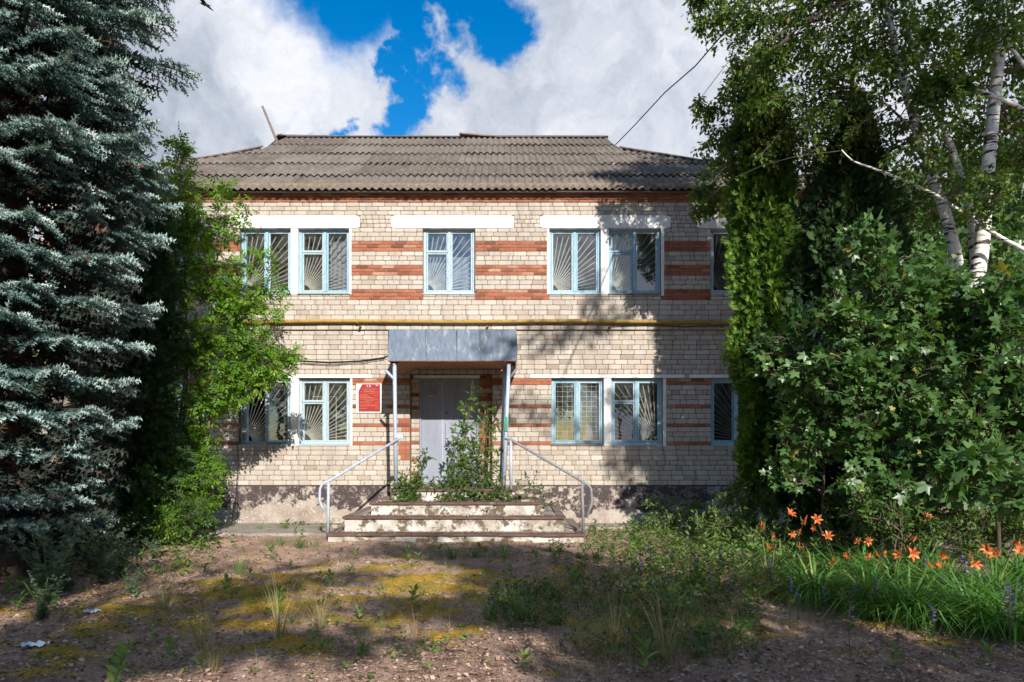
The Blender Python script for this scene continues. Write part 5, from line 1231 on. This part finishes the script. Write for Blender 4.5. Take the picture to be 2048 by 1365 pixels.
def flat_cover(name, label, regions, n_each, maker, kind='stuff', cat='ground cover'):
    P = []
    for px0, px1, py0, py1, n in regions:
        for _ in range(n):
            px, py = random.uniform(px0, px1), 1/(random.uniform(1/(py1-HY), 1/(py0-HY)))+HY; p = G(px, py); P.append((p.x, p.y, ground_z(p.x, p.y)))
    P = np.array(P); me = maker(P); o = link(name, me); tag(o, label, cat, kind=kind); return o
def mk_blades(l, tm, mat, k=6, lean=.7, spread=.05):
    def f(P):
        P = np.repeat(P, k, 0); n = len(P); P[:, :2] += rng.normal(0, spread, (n, 2)); az = rng.random(n)*6.28; o_ = np.stack([np.cos(az), np.sin(az), 0*az], 1)
        return scatter('grass', tm, P, o_*lean*rng.random((n, 1))+np.array([0, 0, 1.]), -o_+np.array([0, 0, .8]), l*rng.uniform(.4, 1.2, n), mat)
    return f
def mk_weeds(h, lf, mat, k=8, tm=LEAF4):
    def f(P):
        n0 = len(P); P = np.repeat(P, k, 0); n = len(P); hh = np.repeat(rng.uniform(.4, 1.2, n0)*h, k); f_ = rng.random(n); P[:, 2] += hh*f_; P[:, :2] += rng.normal(0, .02, (n, 2))
        az = rng.random(n)*6.28; o_ = np.stack([np.cos(az), np.sin(az), .3+.6*f_], 1)
        return scatter('weeds', tm, P, o_, np.tile([[0, 0, 1.]], (n, 1))+rng.normal(0, .3, (n, 3)), lf*rng.uniform(.6, 1.2, n), mat)
    return f
flat_cover('grass', 'short grass along the foot of the plinth and apron', [(440, 660, 1048, 1062, 170), (530, 640, 1082, 1100, 90), (1160, 1330, 1062, 1082, 130), (860, 1010, 1100, 1120, 120)], 0, mk_blades(.11, BL, M['l_weed'], 6))
flat_cover('grass', 'thin dull grass and dry stalks in the right foreground', [(1050, 1500, 1130, 1330, 520), (1380, 1700, 1140, 1260, 260), (1180, 1420, 1230, 1345, 300)], 0, mk_blades(.20, BLs, M['l_dry'], 6, .9))
flat_cover('grass', 'green grass among the weeds right of the steps', [(1150, 1600, 1090, 1240, 420), (1000, 1180, 1180, 1260, 130), (1200, 1480, 1230, 1320, 170)], 0, mk_blades(.17, BL, M['l_shrub'], 5, 1.0))
flat_cover('weeds', 'low broad-leaved weeds spreading right of the moss', [(1100, 1550, 1090, 1200, 420), (1150, 1520, 1190, 1330, 230), (980, 1130, 1180, 1260, 120)], 0, mk_weeds(.13, .06, M['l_shrub']))
flat_cover('weeds', 'taller leafy weeds standing between the steps and the flower bed', [(1260, 1600, 1075, 1160, 150), (1380, 1650, 1130, 1210, 80), (1250, 1420, 1170, 1300, 35)], 0, mk_weeds(.40, .075, M['l_weed'], 14))
flat_cover('weeds', 'brighter weeds along the edge of the flower bed', [(1350, 1700, 1090, 1200, 240), (1180, 1420, 1060, 1110, 120), (1900, 2048, 1200, 1280, 70)], 0, mk_weeds(.2, .065, M['l_weed']))
flat_cover('weeds', 'shaded weeds along the left border under the trees', [(90, 420, 1080, 1160, 170), (330, 470, 1055, 1100, 60), (20, 120, 1180, 1230, 20)], 0, mk_weeds(.16, .07, M['l_weed']))
flat_cover('weeds', 'tiny scattered weeds and sprouts over the mossy middle of the yard', [(250, 1100, 1090, 1200, 170), (100, 1000, 1190, 1365, 130)], 0, mk_weeds(.07, .045, M['l_weed'], 6))
flat_cover('grass', 'fine dry grass stalks scattered over the mossy yard', [(150, 1050, 1100, 1365, 130)], 0, mk_blades(.26, BLs, M['l_dry'], 5, 1.0))
flat_cover('weeds', 'weeds creeping along the foot of the plinth', [(560, 665, 1045, 1056, 45), (1170, 1330, 1055, 1075, 45)], 0, mk_weeds(.10, .07, M['l_weed']))
# leaf litter, chips and gravel
def mk_litter(P):
    n = len(P); P[:, 2] += .008+.012*rng.random(n)+.02*np.array([max(0, moss_at(p[0], p[1])-.35) for p in P]); az = rng.random(n)*6.28
    return scatter('leaf_litter', LEAF, P, np.stack([np.cos(az), np.sin(az), rng.normal(0, .25, n)], 1), np.tile([[0, 0, 1.]], (n, 1))+rng.normal(0, .45, (n, 3)), rng.uniform(.008, .04, n)*rng.choice([.6, 1, 1.5], n), M['l_litter'], np.clip(rng.beta(1.3, 1.3, n), 0, 1))
flat_cover('leaf_litter', 'brown fallen leaves and bark chips strewn over the yard', [(-60, 2100, 1060, 1150, 9000), (-60, 2100, 1150, 1370, 18000), (1000, 1500, 1090, 1300, 5000), (-60, 450, 1100, 1365, 9000), (600, 2100, 1280, 1370, 5000)], 0, mk_litter, cat='leaf litter')
def litter_on_steps():
    P = []
    for i, (a, b, py, d_) in enumerate(ST):
        z = H-(py-HY)*d_/F; y0_ = d_-D
        for _ in range(260): P.append((random.uniform((a-1024)*d_/F+.05, (b-1024)*d_/F-.05), y0_+random.uniform(.05, .34 if i < 3 else 1.4), z+.012))
    P = np.array(P); n = len(P); az = rng.random(n)*6.28
    me = scatter('leaf_litter', LEAF, P, np.stack([np.cos(az), np.sin(az), rng.normal(0, .25, n)], 1), np.tile([[0, 0, 1.]], (n, 1))+rng.normal(0, .4, (n, 3)), rng.uniform(.02, .06, n), M['l_litter'])
    o = link('leaf_litter', me); tag(o, 'dead leaves and crumbs on the entrance steps', 'leaf litter', kind='stuff')
litter_on_steps()

# mugwort
def mugwort_mesh(seed, h=.8):
    r_ = np.random.default_rng(seed); P, Dr = [], []
    for s_ in range(7):
        az = r_.random()*6.28; ln = r_.uniform(.2, .8)
        for k in range(34):
            f = r_.random(); c = np.array([math.cos(az)*ln*f*f*h+.04*math.cos(az), math.sin(az)*ln*f*f*h, f*h]); a_ = r_.random()*6.28
            P.append(c); Dr.append((math.cos(a_), math.sin(a_), .5))
    P, Dr = np.array(P), np.array(Dr); n = len(P)
    return scatter('mugwort', SPRAY, P, Dr, r_.normal(0, .5, (n, 3))+np.array([0, 0, 1]), (.10*(1.15-P[:, 2]/h*.7)), M['l_mug'])
mg = [mugwort_mesh(1), mugwort_mesh(2, .7)]
for i, (px, py, s_, lab) in enumerate([(95, 1205, 1.1, 'tall grey-green mugwort at the spruce foot, furthest left'), (130, 1185, 1.15, 'grey-green mugwort with arching tops beside the leftmost one'), (190, 1150, .9, 'mugwort plant in the middle of the left border'), (240, 1160, .8, 'mugwort at the lit edge of the left border'), (265, 1195, .45, 'small sprawling mugwort on the litter'), (310, 1120, .5, 'low mugwort nearest the concrete apron'), (210, 1170, .9, 'mugwort between the middle and lit ones'), (85, 1240, .6, 'small mugwort nearest the plastic scrap')]):
    o = empty('mugwort', G(px, py), lab, 'plant', 'mugwort along the left border'); o.scale = (s_,)*3; o.rotation_euler[2] = i*1.7
    c = link('leaves', mg[i % 2], o, loc=(0, 0, 0), kind='stuff')
    m_ = MB()
    for k in range(5): a_ = k*1.3; m_.tube([(0, 0, 0), (.1*math.cos(a_), .1*math.sin(a_), .3), (.28*math.cos(a_), .28*math.sin(a_), .6)], .004, 3, tint=.4)
    m_.build('stems', M['stem'], o, loc=(0, 0, 0), kind='stuff')

# near weed with large leaves, lower left
def bigweed():
    b = G(225, 1372); P, Dr, T = [], [], []
    top = P3(258, 1285, b.y)
    for i in range(14):
        f = i/14; p = b.lerp(top, f); a_ = i*2.4; P.append(tuple(p)); Dr.append((math.cos(a_), math.sin(a_)*.6, .9))
    n = 14; t = empty('broad_leaved_weed', b, 'upright weed with long light leaves at the lower left edge', 'weed')
    me = scatter('leaves', LEAF4, np.array(P), np.array(Dr), np.tile([[.2, -.3, 1.]], (n, 1)), .10, M['l_weed'], np.full(n, .8)); link('leaves', me, t)
    mb = MB(); mb.tube([b, top], .004, 5, tint=.5); mb.build('stem', M['stem'], t)
bigweed()

# day lilies
def petal():
    return [(0, 0, 0), (.35, .13, .10), (.35, -.13, .10), (.75, .15, .10), (.75, -.15, .10), (1.0, 0, -.12)], [(0, 2, 1), (1, 2, 4), (1, 4, 3), (3, 4, 5)]
def flower_mesh(seed):
    r_ = np.random.default_rng(seed); P = np.zeros((6, 3)); az = np.arange(6)*math.pi/3+r_.normal(0, .1, 6)
    Dr = np.stack([np.cos(az), np.sin(az), .75+r_.normal(0, .15, 6)], 1); return scatter('flower', petal(), P, Dr, -Dr*np.array([1, 1, 0])+np.array([0, 0, 1]), .088, M['orange'])
fl = [flower_mesh(i) for i in range(3)]
lily = [(1522, 1056), (1543, 1075), (1578, 1030), (1583, 1070), (1610, 1046), (1632, 1040), (1596, 1068), (1718, 1086), (1732, 1082), (1700, 1112), (1762, 1108), (1765, 1130), (1800, 1110), (1828, 1083), (1822, 1108), (1856, 1036), (1884, 1120), (1935, 1114), (1975, 1100), (2028, 1088), (1630, 1056), (1505, 1160), (1569, 1190), (1738, 1116), (1990, 1108), (1872, 1130), (1948, 1128), (2040, 1105), (1655, 1075), (1545, 1100), (1600, 1095), (1670, 1130)]
clumps = [((1560, 1150), 'daylily clump at the left end of the flower bed'), ((1680, 1175), 'daylily clump with many orange flowers, second from the left end of the bed'), ((1790, 1190), 'daylily clump with arching leaves in the middle of the flower bed'), ((1890, 1215), 'large sunlit daylily clump spilling over the bed edge'), ((1990, 1225), 'daylily clump at the right edge of the picture'), ((1740, 1230), 'flowerless daylily clump at the front of the bed'), ((1940, 1255), 'flowerless daylily clump in the front right of the bed'), ((1630, 1205), 'flowerless daylily clump at the front left of the bed'), ((1850, 1165), 'flowerless daylily clump behind the middle of the bed'), ((2040, 1180), 'flowerless daylily clump behind the right-edge one'), ((1820, 1250), 'flowerless daylily clump at the very front, middle of the bed'), ((1730, 1160), 'flowerless daylily clump between the two left ones at the back'), ((2030, 1275), 'flowerless daylily clump nearest the camera at the right edge')]
cl_obj = []
for i, ((px, py), lab) in enumerate(clumps):
    b = G(px, py); t = empty('daylily', b, lab, 'flowering plant', 'orange daylilies in the right-hand bed'); cl_obj.append((t, b))
    n = 260 if i > 1 else 110; r_ = np.random.default_rng(100+i); az = r_.random(n)*6.28; o_ = np.stack([np.cos(az), np.sin(az), 0*az], 1)
    P = np.array(b)[None]+o_*.28*r_.random((n, 1)); me = scatter('leaf_blades', BLa, P, o_*r_.uniform(.3, 1.8, (n, 1))+np.array([0, 0, 1.]), -o_+np.array([0, 0, .9]), .60*r_.uniform(.5, 1.15, n), M['l_lily']); link('leaf_blades', me, t, kind='stuff')
for i, (px, py) in enumerate(lily):
    t, b = min(cl_obj[:5], key=lambda c: abs(((c[1].x*F/(D+c[1].y))+1024)-px)); k = random.uniform(-.5, -.1)
    p = P3(px, py, b.y+k); st = bpy.data.objects.new('flower_stalk', None)
    mb = MB(); mb.tube([b+Vector((random.uniform(-.1, .1), k*.5, 0)), (b+p)/2+Vector((0, 0, .1)), p], .004, 4, tint=.4); so = mb.build('flower_stalk', M['stem'], t)
    f = bpy.data.objects.new('flower', fl[i % 3]); COL.objects.link(f); f.parent = so; f.location = p; f.scale = (random.uniform(.55, 1.1),)*3
    f.rotation_euler = (random.uniform(.2, 1.7), random.uniform(-.9, .9), random.uniform(-2, 2))
    for q in range(random.randint(0, 3)):
        a_ = p+Vector((random.uniform(-.05, .05), random.uniform(-.04, .04), random.uniform(-.02, .05))); mb = MB(); mb.tube([p-Vector((0, 0, .03)), a_, a_+Vector((random.uniform(-.03, .03), 0, .045))], [.003, .009, .003], 5, tint=.2); mb.build('bud', M['orange'] if q % 2 else M['stem'], t)
    so_ = so
# fix: stalk is parented with offset, flower sits in stalk space = world coordinates
# bellflowers
def bell_mesh(seed, h=.5):
    r_ = np.random.default_rng(seed); n = 14; z = h*(.55+.45*np.arange(n)/n); az = r_.random(n)*6.28
    return scatter('blossoms', LEAF, np.stack([0*z, 0*z, z], 1), np.stack([np.cos(az), np.sin(az), .2+0*az], 1), np.tile([[0, 0, 1.]], (n, 1))+r_.normal(0, .5, (n, 3)), .045, M['purple']), \
        scatter('leaves', LEAF4, np.stack([0*z, 0*z, z*.75], 1), np.stack([np.cos(az+1), np.sin(az+1), .4+0*az], 1), np.tile([[0, 0, 1.]], (n, 1)), .07, M['l_shrub'])
def bellflower():
    t = empty('bellflower', (0, 0, 0), 'bellflower stem with small purple blossoms', 'flower', 'purple bellflowers in the right-hand bed')
    a, b = bell_mesh(3); link('blossoms', a, t, loc=(0, 0, 0)); link('leaves', b, t, loc=(0, 0, 0))
    mb = MB(); mb.tube([(0, 0, 0), (.01, 0, .3), (0, 0, .52)], .003, 4, tint=.3); mb.build('stem', M['stem'], t, loc=(0, 0, 0)); return t
bf = bellflower()
bpx = [(1376, 1110), (1300, 1160), (1480, 1140), (1515, 1130), (1340, 1150), (1470, 1180), (1540, 1175), (1850, 1180), (1760, 1170), (1885, 1210), (1930, 1190), (2035, 1230), (2010, 1260), (2020, 1290), (1700, 1290), (1580, 1220), (1595, 1230), (1650, 1225), (1460, 1230), (1280, 1180), (1330, 1200), (1420, 1200), (1710, 1230), (1750, 1230), (1865, 1280), (1390, 1155), (1440, 1160)]
for i, (px, py) in enumerate(bpx):
    p = G(px, py+25)
    if i == 0: bf.location = p; o = bf; o.rotation_euler[2] = 1
    else: o = copy_tree(bf, loc=p, rz=random.uniform(0, 6))
    s_ = random.uniform(.7, 1.1); o.scale = (s_, s_, s_)
    o['label'] = 'bellflower stem with small purple blossoms standing among the weeds on the right'

def zone_labels(name, what):
    obs = [o for o in bpy.data.objects if o.parent is None and o.name.split('.')[0] == name and 'category' in o]
    zones = {}
    for o in obs:
        d_ = D+o.location.y; px = o.location.x*F/d_+1024; py = HY+F*(H-o.location.z)/d_
        side = 'left of' if px < 700 else ('in front of' if px < 1150 else 'right of')
        z_ = 'near the camera' if py > 1280 else ('in mid yard' if py > 1160 else 'near the building')
        zones.setdefault((z_, side), []).append((px, o))
    words_ = ['leftmost', 'second from the left', 'third from the left', 'fourth from the left', 'fifth from the left', 'sixth from the left', 'seventh from the left', 'eighth from the left', 'ninth from the left', 'tenth from the left', 'eleventh from the left', 'twelfth from the left', 'thirteenth from the left', 'fourteenth from the left', 'fifteenth from the left', 'sixteenth from the left', 'seventeenth from the left']+[f'{k}th from the left' for k in range(18, 21)]+['21st from the left', '22nd from the left', '23rd from the left']+[f'{k}th from the left' for k in range(24, 31)]
    for (z_, side), l in zones.items():
        l.sort(key=lambda t: t[0])
        for i, (px, o) in enumerate(l): o['label'] = f'{what} {z_}, {side} the steps, {words_[i]}'
zone_labels('weed_seedling', 'pale weed seedling'); zone_labels('grass_tuft', 'green grass tuft'); zone_labels('bellflower', 'purple bellflower')
# litter on the ground
def scrap(px, py, w, mt, lab, seed):
    p = G(px, py); mb = MB(); n = 7; vs = []; r_ = random.Random(seed)
    for j in range(n):
        for i in range(n): vs.append((p.x+w*(i/(n-1)-.5)+r_.uniform(-.01, .01), p.y+w*.5*(j/(n-1)-.5), .03+.035*r_.random()))
    mb.add(vs, [(j*n+i, j*n+i+1, (j+1)*n+i+1, (j+1)*n+i) for j in range(n-1) for i in range(n-1)], .5); o = mb.build('plastic_scrap', M[mt]); tag(o, lab, 'litter')
scrap(183, 1232, .13, 'plastic', 'crumpled pale blue plastic scrap on the litter at the left', 1)
scrap(70, 1300, .18, 'plastic', 'flattened bluish bottle piece in the lower left shade', 2)
def stick(a, b, r, lab):
    m_ = MB(); p, q = G(*a)+Vector((0, 0, .03)), G(*b)+Vector((0, 0, .04)); m_.tube([p, (p+q)/2+Vector((0, .03, .02)), q], [r, r*.9, r*.5], 5); o = m_.build('fallen_stick', M['twig']); tag(o, lab, 'stick')
stick((1015, 1010), (1090, 1000), .02, 'fallen stick lying at the right of the steps')
stick((690, 1165), (735, 1158), .012, 'pale stick on the moss left of centre')
stick((1520, 1268), (1552, 1275), .015, 'short stick on the dark ground in the right foreground')

print('TRIS', sum(len(o.data.polygons) for o in bpy.data.objects if o.type == 'MESH'), 'unique', sum(len(m.polygons) for m in bpy.data.meshes))
